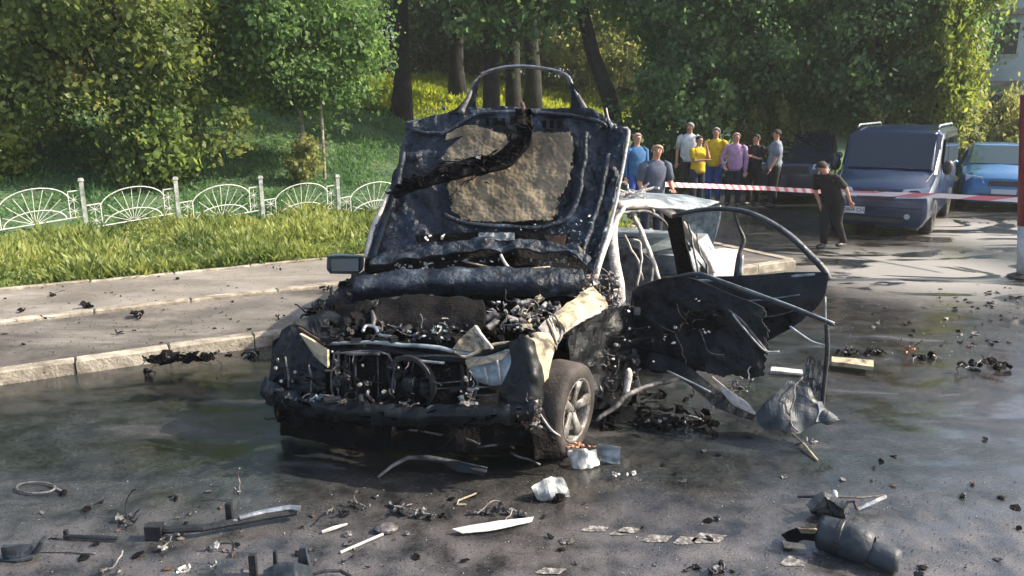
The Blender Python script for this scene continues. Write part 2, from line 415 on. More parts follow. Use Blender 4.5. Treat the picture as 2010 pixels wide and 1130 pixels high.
M['pave'] = mat('pavement_asphalt', (.17, .157, .142), (.32, .297, .268), .8, 0, 1.6, .5, 90, pos=(.3, .7), r2=.55, detail=8)
M['pave2'] = mat('damp_lane_asphalt', (.11, .10, .092), (.28, .257, .232), .65, 0, 1.1, .5, 90, pos=(.3, .7), r2=.35, detail=8)
Z1 = .12
def stain(m, s1=.8, lo=.45, strength=1.0):
    t = m.node_tree; L = t.links; b = t.nodes['Principled BSDF']; src = b.inputs['Base Color'].links[0].from_socket
    tc = t.nodes.new('ShaderNodeTexCoord'); mp = t.nodes.new('ShaderNodeMapping'); mp.inputs['Rotation'].default_value = (0, 0, -R(29)); mp.inputs['Scale'].default_value = (.55, 1.6, 1); L.new(tc.outputs['Object'], mp.inputs[0])
    n = t.nodes.new('ShaderNodeTexNoise'); n.inputs['Scale'].default_value = s1; n.inputs['Detail'].default_value = 7; n.inputs['Roughness'].default_value = .7; n.inputs['Distortion'].default_value = .8; L.new(mp.outputs[0], n.inputs['Vector'])
    sp = t.nodes.new('ShaderNodeTexNoise'); sp.inputs['Scale'].default_value = 14; sp.inputs['Detail'].default_value = 4; L.new(tc.outputs['Object'], sp.inputs['Vector'])
    r = t.nodes.new('ShaderNodeValToRGB'); e = r.color_ramp.elements; e[0].position = .40; e[0].color = (lo, lo * .97, lo * .95, 1); e[1].position = .58; e[1].color = (1, 1, 1, 1); L.new(n.outputs['Fac'], r.inputs[0])
    r2 = t.nodes.new('ShaderNodeValToRGB'); e = r2.color_ramp.elements; e[0].position = .28; e[0].color = (.35, .33, .31, 1); e[1].position = .36; e[1].color = (1, 1, 1, 1); L.new(sp.outputs['Fac'], r2.inputs[0])
    a = t.nodes.new('ShaderNodeMixRGB'); a.blend_type = 'MULTIPLY'; a.inputs[0].default_value = strength; L.new(src, a.inputs[1]); L.new(r.outputs[0], a.inputs[2])
    c = t.nodes.new('ShaderNodeMixRGB'); c.blend_type = 'MULTIPLY'; c.inputs[0].default_value = .8; L.new(a.outputs[0], c.inputs[1]); L.new(r2.outputs[0], c.inputs[2]); L.new(c.outputs[0], b.inputs['Base Color'])
stain(M['pave'], .7, .6); stain(M['pave2'], .6, .38); stain(M['kerb'], 1.4, .55)
def slab(name, u0, u1, q0, q1, z, m, h=.14):
    b = MB(); a = clipq(u0, u1, q0, q1, z); c = clipq(u0, u1, q0, q1, z - h)
    b.add(a + c, [(0, 1, 2, 3), (1, 0, 4, 5), (2, 1, 5, 6), (3, 2, 6, 7), (0, 3, 7, 4)])
    return b.build(name, m, kind='structure', org=(0, 0, 0))
# u range where the raised pavement runs; it ends at the side road by u = 9.2
slab('side_lane', -14, 9.1, 7.74, 9.36, Z1 - .01, M['pave2'])
lane = slab('pavement', -14, 9.1, 9.52, 11.0, Z1 + .02, M['pave'])
slab('far_pavement', 9.2, 30, 14.0, 15.3, .10, M['pave'])
kb = MB(); rng = random.Random(4)
def stone(u, q, L_, wq, z0, z1, name, jit=.012, mat_='kerb', par=None):
    b = MB(); a = rng.uniform(-jit, jit); z1 += rng.uniform(-.006, .006); c = .012
    P = lambda uu, qq, z: K(uu, qq, z)
    u0, u1, q0, q1 = u + .006, u + L_ - .006, q + a, q + wq + a
    vs = [P(u0, q0, z0), P(u1, q0, z0), P(u1, q1, z0), P(u0, q1, z0),
          P(u0, q0, z1 - c), P(u1, q0, z1 - c), P(u1, q1, z1 - c), P(u0, q1, z1 - c),
          P(u0 + c, q0 + c, z1), P(u1 - c, q0 + c, z1), P(u1 - c, q1 - c, z1), P(u0 + c, q1 - c, z1)]
    fs = [(0, 1, 5, 4), (1, 2, 6, 5), (2, 3, 7, 6), (3, 0, 4, 7), (4, 5, 9, 8), (5, 6, 10, 9), (6, 7, 11, 10), (7, 4, 8, 11), (8, 9, 10, 11)]
    b.add(vs, fs); return b.build(name, M[mat_], par)
kerbroot = empty('kerb', (0, 0, 0)); kerbroot['kind'] = 'structure'
for i in range(22): stone(-8 + i * .78, 7.60, .78, .15, -.02, .125, 'kerb_stone', par=kerbroot)
for i in range(17): stone(-8 + i * 1.0, 9.37, 1.0, .14, -.02, .15, 'lane_kerb_stone', par=kerbroot)
for i in range(17): stone(-8 + i * 1.0, 11.0, 1.0, .08, -.02, .17, 'edging_stone', par=kerbroot)
for i in range(4): 
    b = MB(); b.box(K(9.16, 8.2 + i * .98, .05), (.15, .96, .15), Matrix.Rotation(R(29.5), 3, 'Z')); b.build('kerb_stone', M['kerb'], kerbroot)

# worn road paint by the camera
M['paint'] = mat('worn_road_paint', (.07, .066, .066), (.30, .29, .28), .7, 0, 30, .3, 60, pos=(.45, .62))
def patch(name, pts, z, m, seed=0, kind='structure'):
    b = MB(); n = len(pts); rows = []
    P = [G(*p, z) for p in pts]; c = sum(P, Vector()) / n; vs = [c]
    for i in range(n):
        a, d = P[i], P[(i + 1) % n]
        for k in range(6):
            q = a.lerp(d, k / 6); q = q + (q - c) * .18 * nz(q, 9, seed); q.z = z; vs.append(q)
    N_ = len(vs) - 1
    b.add(vs, [(0, 1 + i, 1 + (i + 1) % N_) for i in range(N_)])
    return b
mk = MB()
for i, (x, y, wd, h) in enumerate([(1170, 1037, 60, 12), (1235, 1040, 50, 12), (1290, 1056, 60, 16), (1345, 1060, 50, 16), (1390, 1056, 70, 18), (1215, 1046, 40, 8), (1560, 1100, 60, 20), (1620, 1080, 60, 16), (1080, 1120, 60, 12)]):
    p = patch('m', [(x - wd / 2, y + h * .3), (x - wd * .2, y - h / 2), (x + wd / 2, y - h * .3), (x + wd * .3, y + h / 2), (x - wd * .3, y + h * .5)], .004, None, i)
    mk.add(p.v, p.f)
mk.build('road_paint', M['paint'], kind='structure')

# ------------------------------------------------------------------ grass
M['weed'] = leafmat('verge_weeds', (.06, .105, .03), (.29, .33, .105), .4, (.5, .45, .25))
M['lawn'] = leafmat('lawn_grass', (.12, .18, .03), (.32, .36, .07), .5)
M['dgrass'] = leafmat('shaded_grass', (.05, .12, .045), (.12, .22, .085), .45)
def grass(name, n, region, hmin, hmax, wmin, wmax, m, seed, zoff=0, leafy=.5):
    r = np.random.RandomState(seed); P = []
    while len(P) < n:
        x, y = region(r); P.append((x, y, TZ(x, y) + zoff))
    P = np.array(P); n = len(P); hh = r.uniform(hmin, hmax, n); ww = r.uniform(wmin, wmax, n)
    # clumpy height
    cl = np.array([nz((p[0], p[1], 0), .9, seed) for p in P]); hh *= np.clip(1 + 1.9 * cl, .35, 2)
    an = r.uniform(0, 2 * np.pi, n); la = r.uniform(0, 2 * np.pi, n); le = r.uniform(.2, 1.3, n)
    D = np.stack([np.cos(la) * le, np.sin(la) * le, np.ones(n)], 1); D /= np.linalg.norm(D, axis=1)[:, None]
    S = np.stack([np.cos(an), np.sin(an), np.zeros(n)], 1)
    st = (r.uniform(0, 1, n) < leafy) * r.uniform(0, .8, n)
    base = P + D * (hh * st)[:, None]; L_ = hh * (1 - st * .6)
    L_ = np.where(st > 0, np.minimum(L_, ww * 3.5), L_)
    v0 = base; v1 = base + D * (L_ * .55)[:, None] + S * (ww / 2)[:, None]; v2 = base + D * L_[:, None]; v3 = base + D * (L_ * .5)[:, None] - S * (ww / 2)[:, None]
    V = np.stack([v0, v1, v2, v3], 1).reshape(-1, 3); F = np.arange(4 * n).reshape(-1, 4)
    return npmesh(name, V, F, m, kind='stuff')
def reg_verge(r):
    u = r.uniform(-8, 8.8); q = 11.1 + 4.4 * r.uniform(0, 1) ** 1.1; p = K(u, q); return p.x, p.y
tag(grass('verge_grass', 110000, reg_verge, .05, .27, .02, .055, M['weed'], 1, 0, .75), 'sunlit weedy grass verge between the pavement and the white fence', 'grass')
def reg_slope(r):
    u = r.uniform(-12, 12); q = r.uniform(15.4, 25); p = K(u, q); return p.x, p.y
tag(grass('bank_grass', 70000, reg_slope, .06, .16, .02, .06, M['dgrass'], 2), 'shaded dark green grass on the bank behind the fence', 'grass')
def reg_lawn(r):
    u = r.uniform(2, 30); q = r.uniform(24, 40); p = K(u, q); return p.x, p.y
tag(grass('park_lawn_grass', 90000, reg_lawn, .1, .26, .05, .11, M['lawn'], 3), 'bright sunlit lawn between the tree trunks at the back', 'grass')
def reg_far(r):
    u = r.uniform(9.5, 24); q = r.uniform(15.5, 19.5); p = K(u, q); return p.x, p.y
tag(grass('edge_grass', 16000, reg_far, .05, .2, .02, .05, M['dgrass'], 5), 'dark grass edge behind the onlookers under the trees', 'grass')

# ------------------------------------------------------------------ white ornamental fence
u0 = None
def px_of(p):
    x, y, z = p.x, p.y, p.z - CH; d = y * CT - z * ST; v = y * ST + z * CT
    return 1005 + x / d * FPX, 565 - v / d * FPX
lo, hi = -10, 10
def ufind(px):
    a, b = -12.0, 12.0
    for _ in range(50):
        m_ = (a + b) / 2
        if px_of(K(m_, 15.4, .5))[0] < px: a = m_
        else: b = m_
    return a
ua, ub = ufind(167), ufind(664); SP = (ub - ua) / 3
fence = empty('park_fence', K(ua, 15.4, .1), 'white ornamental metal fence with sunburst arches and grey-green posts along the grass verge', 'fence')
def post(u, z):
    b = MB(); b.box(K(u, 15.4, z + .48), (.07, .07, 1.02), Matrix.Rotation(R(29.5), 3, 'Z')); b.box(K(u, 15.4, z + 1.0), (.10, .10, .05), Matrix.Rotation(R(29.5), 3, 'Z'), .7)
    return b.build('post', M['post'], fence)
def panel(u, z, proto):
    L_ = SP - .08; rise = .17
    def Pt(a, h): return K(u + .04 + a * L_, 15.4, z + h + rise * a)
    b = MB(); r = .0105
    b.tube([Pt(0, .16), Pt(1, .16)], r, 6)
    b.tube([Pt(0, .56), Pt(.15, .56)], r, 6); b.tube([Pt(.87, .62), Pt(1, .62)], r, 6)
    b.tube([Pt(.15, .56), Pt(.15, .16)], r * .8, 5); b.tube([Pt(.87, .62), Pt(.87, .16)], r * .8, 5)
    arc = [Pt(.51 - .37 * math.cos(math.pi * k / 16), .46 + .30 * math.sin(math.pi * k / 16)) for k in range(17)]
    b.tube([Pt(.15, .50)] + arc[1:-1] + [Pt(.87, .50)], r, 6)
    a2 = [Pt(.5 - .33 * math.cos(math.pi * k / 12), .16 + .22 * math.sin(math.pi * k / 12)) for k in range(13)]
    b.tube(a2, r, 6)
    fr = b.build('arch_panel', M['fence'], fence)
    for k in range(9):
        an = math.pi * (k + 1) / 10
        s0 = Pt(.5 - .04 * math.cos(an), .16 + .04 * math.sin(an)); s1 = Pt(.51 - .35 * math.cos(an), .46 * math.sin(an) ** .5 + .28 * math.sin(an))
        MB().tube([s0, s1], .0055, 5).build('spoke', M['fence'], fr)
    for cx in (.085, .925):
        for dx, dz in ((1, 0), (0, 1), (.7, .7), (.7, -.7)):
            for cz in (.47, .27):
                ex = .075 * dx; ez = .10 * dz
                MB().tube([Pt(cx - ex, cz - ez), Pt(cx + ex, cz + ez)], .0045, 5).build('star_bar', M['fence'], fr)
for k in range(-3, 6):
    z = .10 - .045 * k; post(ua + k * SP, z); panel(ua + k * SP, z - .02, None)

# ------------------------------------------------------------------ trees
def branch_pts(a, b, rng, n=5, wob=.15):
    a = Vector(a); b = Vector(b); L_ = (b - a).length; pts = [a]
    for k in range(1, n):
        p = a.lerp(b, k / n) + Vector((rng.uniform(-1, 1), rng.uniform(-1, 1), rng.uniform(-.3, .6))) * wob * L_ * .4
        pts.append(p)
    return pts + [b]
CROWNS = {}
def crown_mesh(key, rx, ry, rz, nclump, nleaf, leaf, clr, seed, droop=0.0, shell=.55):
    r = np.random.RandomState(seed)
    D = r.normal(size=(nclump, 3)); D /= np.linalg.norm(D, axis=1)[:, None]
    lob = 1 + .66 * np.array([nz(d, 2.1, seed * 3.1) for d in D])
    rad = r.uniform(shell ** 3, 1, nclump) ** (1 / 3) * lob
    C = D * rad[:, None] * np.array([rx, ry, rz]); n = nclump * nleaf
    Cc = np.repeat(C, nleaf, 0); siz = np.repeat(r.uniform(.6, 1.5, nclump), nleaf) * clr
    off = r.normal(size=(n, 3)) * siz[:, None] * np.array([.5, .5, .36])
    if droop:
        k = r.uniform(0, 1, n) * droop * np.repeat(r.uniform(.3, 1.3, nclump), nleaf); off[:, :2] *= .45; off[:, 2] -= k
    P = Cc + off
    s = leaf * r.uniform(.5, 1.4, n) * np.repeat(r.uniform(.7, 1.3, nclump), nleaf)
    ax = r.normal(size=(n, 3)); ax[:, 2] -= .5 + droop; ax /= np.linalg.norm(ax, axis=1)[:, None]
    q = r.normal(size=(n, 3)); q[:, 2] *= .5; sd = np.cross(ax, q); sd /= (np.linalg.norm(sd, axis=1)[:, None] + 1e-9)
    wd = .36 if not droop else .2
    v0 = P - ax * (s / 2)[:, None]; v1 = P + sd * (s * wd)[:, None]; v2 = P + ax * (s / 2)[:, None]; v3 = P - sd * (s * wd)[:, None]
    V = np.stack([v0, v1, v2, v3], 1).reshape(-1, 3); F = np.arange(4 * n).reshape(-1, 4)
    CROWNS[key] = (V, F, C)
    return CROWNS[key]
TREE = {}
def tree(key, name, label, base, H, rx, ry, zc, rz, m, tr=.14, leaf=.14, nclump=150, nleaf=110, clr=.55, seed=1, droop=0, lean=(0, 0), bark='bark', group=None, limbs=9, rot=0, shell=.55):
    """rx, ry, rz: crown radii; zc: crown centre height above base"""
    base = Vector(base)
    root = empty(name, base, label, 'tree', group, rz=rot)
    if key in TREE:
        for ch in TREE[key].children: copy_tree(ch, root)
        return root
    TREE[key] = root
    rng = random.Random(seed); V, F, C = crown_mesh(key, rx, ry, rz, nclump, nleaf, leaf, clr, seed, droop, shell)
    V = V + np.array([lean[0], lean[1], zc]); C = C + np.array([lean[0], lean[1], zc])
    top = Vector((lean[0], lean[1], zc + rz * .5)); fork = Vector((lean[0] * .45, lean[1] * .45, max(zc - rz * .65, H * .2)))
    t = MB(); tp = branch_pts((0, 0, -.1), fork, rng, 4, .05) + branch_pts(fork, top, rng, 4, .12)[1:]
    nn = len(tp); rs = [tr * (1.35 if i == 0 else 1 - .82 * i / (nn - 1)) for i in range(nn)]
    t.tube(tp, rs, 10)
    idx = [rng.randrange(len(C)) for _ in range(limbs)]
    for i in idx:
        j = rng.randrange(nn // 2, nn - 1)
        t.tube(branch_pts(tp[j], Vector(C[i]), rng, 4, .2), [rs[j] * .6, rs[j] * .42, rs[j] * .3, rs[j] * .2, .01], 6)
    o = t.build('trunk', M[bark], root, True, org=(0, 0, 0))
    npmesh('crown', V, F, m, root)
    return root
L_olive = leafmat('olive_leaves', (.05, .10, .035), (.20, .27, .085), .55, (.32, .28, .1))
L_brown = leafmat('bronze_leaves', (.05, .095, .03), (.21, .245, .075), .5, (.38, .27, .1))
L_mid = leafmat('fresh_green_leaves', (.05, .11, .04), (.18, .28, .10), .5)
L_dark = leafmat('dark_green_leaves', (.045, .10, .045), (.14, .225, .09), .5, (.24, .32, .12))
L_yel = leafmat('yellow_green_leaves', (.08, .12, .03), (.24, .29, .08), .5, (.32, .30, .1))
L_ol2 = leafmat('grey_olive_leaves', (.08, .11, .04), (.26, .27, .11), .55, (.44, .40, .2))
def on(px, d, dz=0):
    x = (px - 1005) / FPX * d; y = d * CT + 0.2; return Vector((x, y, TZ(x, y) + dz))
tree('a', 'maple_tree', 'big olive-brown leafy tree hanging over the fence, second from the photo edge', on(285, 17.0), 7, 2.1, 1.7, 3.5, 3.1, L_brown, .13, .125, 190, 190, .5, 11)
tree('b', 'maple_tree', 'dark olive leafy tree at the photo edge behind the fence', on(60, 17.6), 7, 2.0, 1.7, 3.5, 3.2, L_olive, .13, .125, 190, 190, .5, 12)
tree('b2', 'hazel_bush', 'low olive bush directly behind the fence below the brown tree', on(330, 16.6), 2.2, .9, .8, .9, .9, L_olive, .04, .12, 60, 90, .3, 13)
tree('c', 'young_linden', 'small fresh green tree with a thin pale trunk beside a stake', on(605, 18.8), 6, 1.85, 1.5, 3.35, 2.0, L_mid, .075, .12, 180, 180, .45, 14, bark='barkl')
tree('c2', 'sapling', 'low green sapling at the foot of the pale trunk', on(608, 17.6), 1.2, .3, .3, .6, .5, L_ol2, .02, .1, 24, 60, .2, 15, bark='barkl')
tree('c3', 'yellow_shrub', 'yellow green shrub at the photo edge just behind the fence', on(20, 15.9), 1.3, .6, .5, .65, .6, L_yel, .03, .12, 40, 80, .25, 16)
# tall park trees, trunks seen, crowns mostly above the picture
big = dict(rx=3.0, ry=2.8, zc=7.6, rz=2.7, m=L_dark, leaf=.2, nclump=150, nleaf=90, clr=.75)
for i, (px, d, tr, key, lb) in enumerate([
        (797, 26, .30, 'd1', 'tall tree with a thick dark straight trunk next to the small fresh green tree'),
        (905, 33, .33, 'd2', 'tall tree with a broad dark trunk standing further back on the lawn'),
        (960, 25, .30, 'd3', 'tall tree whose dark trunk rises behind the grille arch of the open bonnet'),
        (1012, 28, .22, 'd1', 'tall tree with slender dark trunk, next to the one behind the bonnet arch'),
        (1042, 31, .16, 'd2', 'tall thin-trunked tree farthest back between the park trunks')]):
    tree(key, 'park_tree', lb, on(px, d), 10, big['rx'], big['ry'], big['zc'], big['rz'], L_dark, tr, .2, 150, 90, .75, 20 + i, rot=i * 1.1 if i > 2 else 0, limbs=14)
tree('e1', 'leaning_tree', 'dark tree with trunk leaning in over the lawn, right of the bonnet arch', on(1238, 23.5), 9, 2.4, 2.2, 6.6, 2.6, L_dark, .3, .18, 140, 90, .7, 31, lean=(-3.6, .4), limbs=16)
tree('e2', 'forked_tree', 'dark upright tree beside the leaning trunk above the onlookers', on(1275, 24), 9, 2.4, 2.2, 6.6, 2.5, L_dark, .26, .18, 140, 90, .7, 32, limbs=12)
tree('f1', 'linden_tree', 'large dark green tree overhanging the onlookers, between the trunks and the van', on(1480, 22.5), 8, 3.1, 2.2, 4.5, 2.9, L_dark, .2, .125, 280, 200, .55, 41)
tree('f2', 'linden_tree', 'dark blue-green tree whose branches hang above the dark van', on(1690, 22.0), 8, 2.4, 2.1, 4.9, 2.9, L_dark, .2, .125, 260, 200, .55, 42)
tree('f3', 'linden_tree', 'dark green tree standing just behind the bonnet corner and the man in blue', on(1335, 21.5), 7, 1.2, 1.5, 2.3, 1.9, L_dark, .12, .15, 90, 120, .45, 43)
tree('g1', 'willow_tree', 'yellow-green sunlit tree behind the van roof rail', on(1800, 20.6), 8, 1.1, 1.2, 4.5, 3.0, L_yel, .18, .17, 170, 120, .45, 51, droop=.9)
tree('g2', 'willow_tree', 'grey-green willow with hanging strands behind the blue car', on(1955, 23), 8, 1.5, 1.4, 1.7, 1.2, L_ol2, .15, .17, 150, 120, .4, 52, droop=1.2)
tree('g3', 'olive_bush', 'olive bush behind the van between the dark car and the willow', on(1770, 20.8), 3, 1.5, 1.0, 1.7, 1.3, L_ol2, .06, .14, 90, 110, .35, 53, droop=.4)
tree('g4', 'olive_bush', 'low sunlit olive bush behind the man in the pale blue shirt', on(1490, 21.2), 3, 1.2, .8, 1.2, 1.0, L_ol2, .05, .13, 70, 100, .3, 54, droop=.3)
far = [(40, 40, 'h1'), (230, 38, 'h2'), (420, 36, 'h1'), (600, 38, 'h2'), (760, 44, 'h1'), (900, 47, 'h2'), (1290, 44, 'h2'), (1420, 40, 'h1'), (1560, 37, 'h2'), (1700, 36, 'h1'), (1740, 38, 'h3'), (2400, 40, 'h1'), (-60, 36, 'h1'),
       (500, 30, 'h2'), (380, 29, 'h1'), (-40, 24, 'h2'), (1060, 44, 'h3'), (1180, 40, 'h4'), (960, 46, 'h4'), (1260, 42, 'h3')]
for i, (px, d, key) in enumerate(far):
    m = {'h1': L_dark, 'h2': L_dark, 'h3': L_ol2, 'h4': L_brown}[key]
    s = on(px, d); s.z -= .5
    tree(key, 'background_tree', 'dense leafy tree in the wood at the back of the park', s, 9, 3.6, 3.2, 4.6, 4.4, m, .22, .24, 230, 80, .85, 60 + i, group='trees of the wood behind the park', rot=i * .9, limbs=10)
b = MB(); b.tube([on(646, 18.2), on(646, 18.2) + Vector((0, 0, 1.9))], .035, 8)
tag(b.build('tree_stake', M['barkl']), 'thin grey wooden stake beside the small green tree', 'stake')

tree('g5', 'olive_bush', 'hazy olive tree in front of the low beige building', on(1175, 35), 5, 2.2, 1.5, 2.6, 2.0, L_ol2, .1, .2, 90, 70, .6, 55)
# ------------------------------------------------------------------ the wreck
FL = Vector((.22, 4.45, 0)); SD = Vector((.454, .891, 0)); PD = Vector((-.891, .454, 0))
def B(s, w_, z): return FL + SD * s + PD * w_ + Vector((0, 0, z))       # s back from the nose, w across to the far side
wreck = empty('burnt_car', B(2.2, .9, 0), 'burnt-out exploded car with its bonnet up and both near doors torn open', 'car')
rng = random.Random(7)
def sh(name, rows, m, th=.012, amp=.012, freq=4, parent=wreck, seed=1, nu=None, nv=None, mask=None, smooth=False, fine=0.0):
    b = MB(); b.sheet([[A(*p) for p in r] for r in rows], th, amp, nu, nv, freq, seed, mask, fine)
    return b.build(name, M[m] if isinstance(m, str) else m, parent, smooth)
def tb(name, pts, r, m, parent=wreck, n=8, flat=1.0, wob=0.0, sub=4, smooth=True):
    P = [A(*p) for p in pts]; out = []
    rr = r if isinstance(r, (list, tuple)) else [r] * len(P); ro = []
    for i in range(len(P) - 1):
        for k in range(sub):
            f = k / sub; q = P[i].lerp(P[i + 1], f)
            # smooth a little
            if 0 < k and i + 2 <= len(P) - 1 or i > 0:
                p0 = P[max(i - 1, 0)]; p3 = P[min(i + 2, len(P) - 1)]
                q = .5 * ((2 * P[i]) + (P[i + 1] - p0) * f + (2 * p0 - 5 * P[i] + 4 * P[i + 1] - p3) * f * f + (3 * P[i] - p0 - 3 * P[i + 1] + p3) * f ** 3)
            if wob: q = q + Vector((nz(q, 9, 1), nz(q, 9, 2), nz(q, 9, 3))) * wob
            out.append(q); ro.append(rr[i] + (rr[i + 1] - rr[i]) * f)
    out.append(P[-1]); ro.append(rr[-1])
    return MB().tube(out, ro, n, flat).build(name, M[m], parent, smooth)

# body tub: floor, far side, bulkhead, tail, sills, roof -- so that it is a car from any side
def loft(b, secs, close=True):
    n = len(secs[0]); vs = [p for s in secs for p in s]; fs = []
    for i in range(len(secs) - 1):
        for j in range(n - (0 if close else 1)):
            q = (j + 1) % n; fs.append((i * n + j, (i + 1) * n + j, (i + 1) * n + q, i * n + q))
    if close: fs += [tuple(range(n)), tuple((len(secs) - 1) * n + j for j in range(n - 1, -1, -1))]
    b.add(vs, fs)
b = MB(); secs = []
for s, z0, z1, w0, w1 in ((.35, .24, .42, .30, 1.55), (1.2, .2, .40, .34, 1.5), (1.6, .18, .34, .16, 1.72), (3.4, .18, .34, .16, 1.72), (3.9, .24, .5, .22, 1.66), (4.75, .3, .5, .16, 1.7)):
    secs.append([B(s, w0, z0), B(s, w1, z0), B(s, w1, z1), B(s, w0, z1)])
loft(b, secs); b.build('floor_pan', M['charrough'], wreck)
b = MB(); b.sheet([[B(1.5, 1.76, .25), B(2.3, 1.82, .22), B(3.3, 1.82, .22), B(4.1, 1.8, .3), B(4.75, 1.74, .38)],
                   [B(1.5, 1.8, .6), B(2.3, 1.86, .55), B(3.3, 1.86, .55), B(4.1, 1.84, .6), B(4.8, 1.76, .6)],
                   [B(1.5, 1.72, .95), B(2.3, 1.76, .93), B(3.3, 1.76, .93), B(4.1, 1.74, .95), B(4.8, 1.6, .95)]], .02, .03, 20, 8)
b.build('far_side_panel', M['char'], wreck)
b = MB(); b.sheet([[B(1.28, .25, .3), B(1.2, .9, .3), B(1.28, 1.62, .3)], [B(1.3, .25, .9), B(1.25, .9, .95), B(1.3, 1.62, .9)]], .03, .03, 16, 8)
b.build('bulkhead', M['charrough'], wreck)
b = MB(); secs = [[B(s, w0, z0), B(s, w1, z0), B(s, w1, zm), B(s, w1 - .1, z1), B(s, w0 + .1, z1), B(s, w0, zm)] for s, z0, zm, z1, w0, w1 in
                  ((3.62, .32, .7, .84, -.02, 1.8), (4.1, .3, .74, .93, -.02, 1.8), (4.7, .32, .74, .92, .02, 1.76), (4.92, .4, .66, .82, .14, 1.64))]
loft(b, secs); b.build('tail_body', M['panelgrey'], wreck)
b = MB(); b.sheet([[B(1.5, .05, .16), B(2.5, .02, .13), B(3.6, .02, .2)], [B(1.5, .0, .36), B(2.5, .0, .30), B(3.6, .0, .34)]], .05, .02, 14, 3); b.build('sill', M['char'], wreck)
# seats
for (s, w0) in ((2.1, .32), (2.1, 1.1), (3.1, .3), (3.1, 1.05)):
    b = MB(); rows = [[B(s + .1, w0, .85), B(s + .12, w0 + .25, .98), B(s + .1, w0 + .5, .85)], [B(s, w0, .55), B(s - .02, w0 + .25, .55), B(s, w0 + .5, .55)], [B(s - .1, w0, .36), B(s - .12, w0 + .25, .36), B(s - .1, w0 + .5, .36)]]
    b.sheet(rows, .1, .03, 8, 8); b.sheet([[B(s - .1, w0, .36), B(s - .1, w0 + .5, .36)], [B(s - .5, w0, .4), B(s - .5, w0 + .5, .4)]], .08, .03, 6, 6)
    b.build('seat', M['ashdark'], wreck)
# roof, rails, pillars
sh('roof', [[(905, 372, 9.3), (1060, 370, 9.1), (1240, 381, 8.9), (1330, 384, 8.8), (1412, 397, 8.7)],
            [(860, 384, 8.1), (1020, 386, 7.9), (1225, 388, 7.75), (1290, 392, 7.7), (1352, 412, 7.9)],
            [(850, 400, 7.0), (1000, 402, 6.9), (1180, 400, 6.8), (1215, 402, 6.8), (1262, 404, 7.1)]], 'panelgrey', .015, .02, 3, seed=4, smooth=True)
tb('roof_rail', [(1213, 403, 6.75), (1262, 400, 7.2), (1296, 404, 7.5), (1318, 420, 7.75), (1330, 436, 7.9)], [.035, .048, .05, .045, .035], 'ash', wob=.006)
tb('door_seal_rail', [(1214, 418, 6.8), (1262, 414, 7.2), (1290, 424, 7.4), (1312, 446, 7.6)], [.015, .017, .018, .012], 'ashdark', wob=.01)
tb('front_pillar', [(1217, 405, 6.8), (1203, 450, 6.6), (1205, 500, 6.45), (1214, 560, 6.3), (1219, 610, 6.25)], [.028, .04, .045, .05, .04], 'ash', wob=.006, flat=.6)
tb('windscreen_pillar', [(1230, 400, 6.8), (1205, 440, 6.55), (1182, 500, 6.3), (1168, 550, 6.1)], [.02, .028, .026, .02], 'ash', wob=.006, flat=.6)
tb('centre_pillar', [(1238, 412, 7.15), (1258, 452, 7.15), (1278, 500, 7.15), (1294, 548, 7.15)], [.03, .036, .034, .026], 'ash', wob=.006, flat=.6)
tb('centre_pillar_trim', [(1226, 460, 7.0), (1246, 500, 7.05), (1262, 550, 7.1)], .012, 'ash', wob=.02)
tb('seat_frame', [(1250, 560, 7.0), (1258, 520, 7.0), (1256, 480, 7.0), (1240, 470, 7.0)], .012, 'ash', wob=.02)
sh('rear_wing', [[(1384, 497, 8.45), (1412, 488, 8.6), (1446, 492, 8.75)], [(1394, 520, 8.4), (1420, 518, 8.5), (1448, 520, 8.65)], [(1402, 552, 8.35), (1425, 556, 8.45), (1446, 560, 8.6)]], 'ash', .015, .012, 5, nu=20, nv=16, seed=15, smooth=True)
tb('rear_pillar', [(1338, 436, 7.9), (1352, 460, 8.05), (1376, 495, 8.2), (1398, 535, 8.3)], [.04, .058, .06, .05], 'ash', wob=.006, flat=.6)
tb('rear_door_jamb', [(1330, 428, 7.7), (1336, 448, 7.75)], [.04, .03], 'ash', wob=.01)
sh('rear_pillar_inner', [[(1300, 418, 7.9), (1335, 425, 7.9)], [(1318, 480, 8.0), (1352, 480, 8.0)], [(1330, 545, 8.0), (1392, 545, 8.1)]], 'charrough', .03, .03, 5)
sh('parcel_shelf', [[(1180, 470, 8.6), (1330, 470, 8.5)], [(1180, 560, 8.2), (1340, 560, 8.2)]], 'charrough', .02, .05, 3)
sh('rear_screen', [[(1330, 415, 8.6), (1380, 412, 8.7), (1415, 402, 8.75)], [(1345, 440, 8.7), (1382, 440, 8.8), (1412, 436, 8.85)], [(1375, 478, 8.9), (1392, 478, 8.95), (1400, 476, 8.95)]], 'glassb', .012, .006, 6, smooth=True)
b = MB()
for k in range(16):
    b.wire(A(1212 + rng.uniform(0, 40), 386 + rng.uniform(-14, 8), 7.4 + rng.uniform(-.2, .5)), rng.uniform(.15, .38), rng.uniform(.006, .014), rng, 6)
for k in range(8): b.shard(A(1215 + rng.uniform(0, 30), 385 + rng.uniform(-10, 5), 7.5), rng.uniform(.04, .08), rng)
b.build('torn_roof_tangle', M['ash'], wreck, kind='stuff')
tb('far_front_pillar', [(760, 530, 7.2), (820, 470, 7.4), (900, 400, 7.4)], .04, 'char')
tb('far_rear_pillar', [(1110, 490, 9.3), (1030, 420, 9.2), (960, 385, 9.2)], .05, 'char')

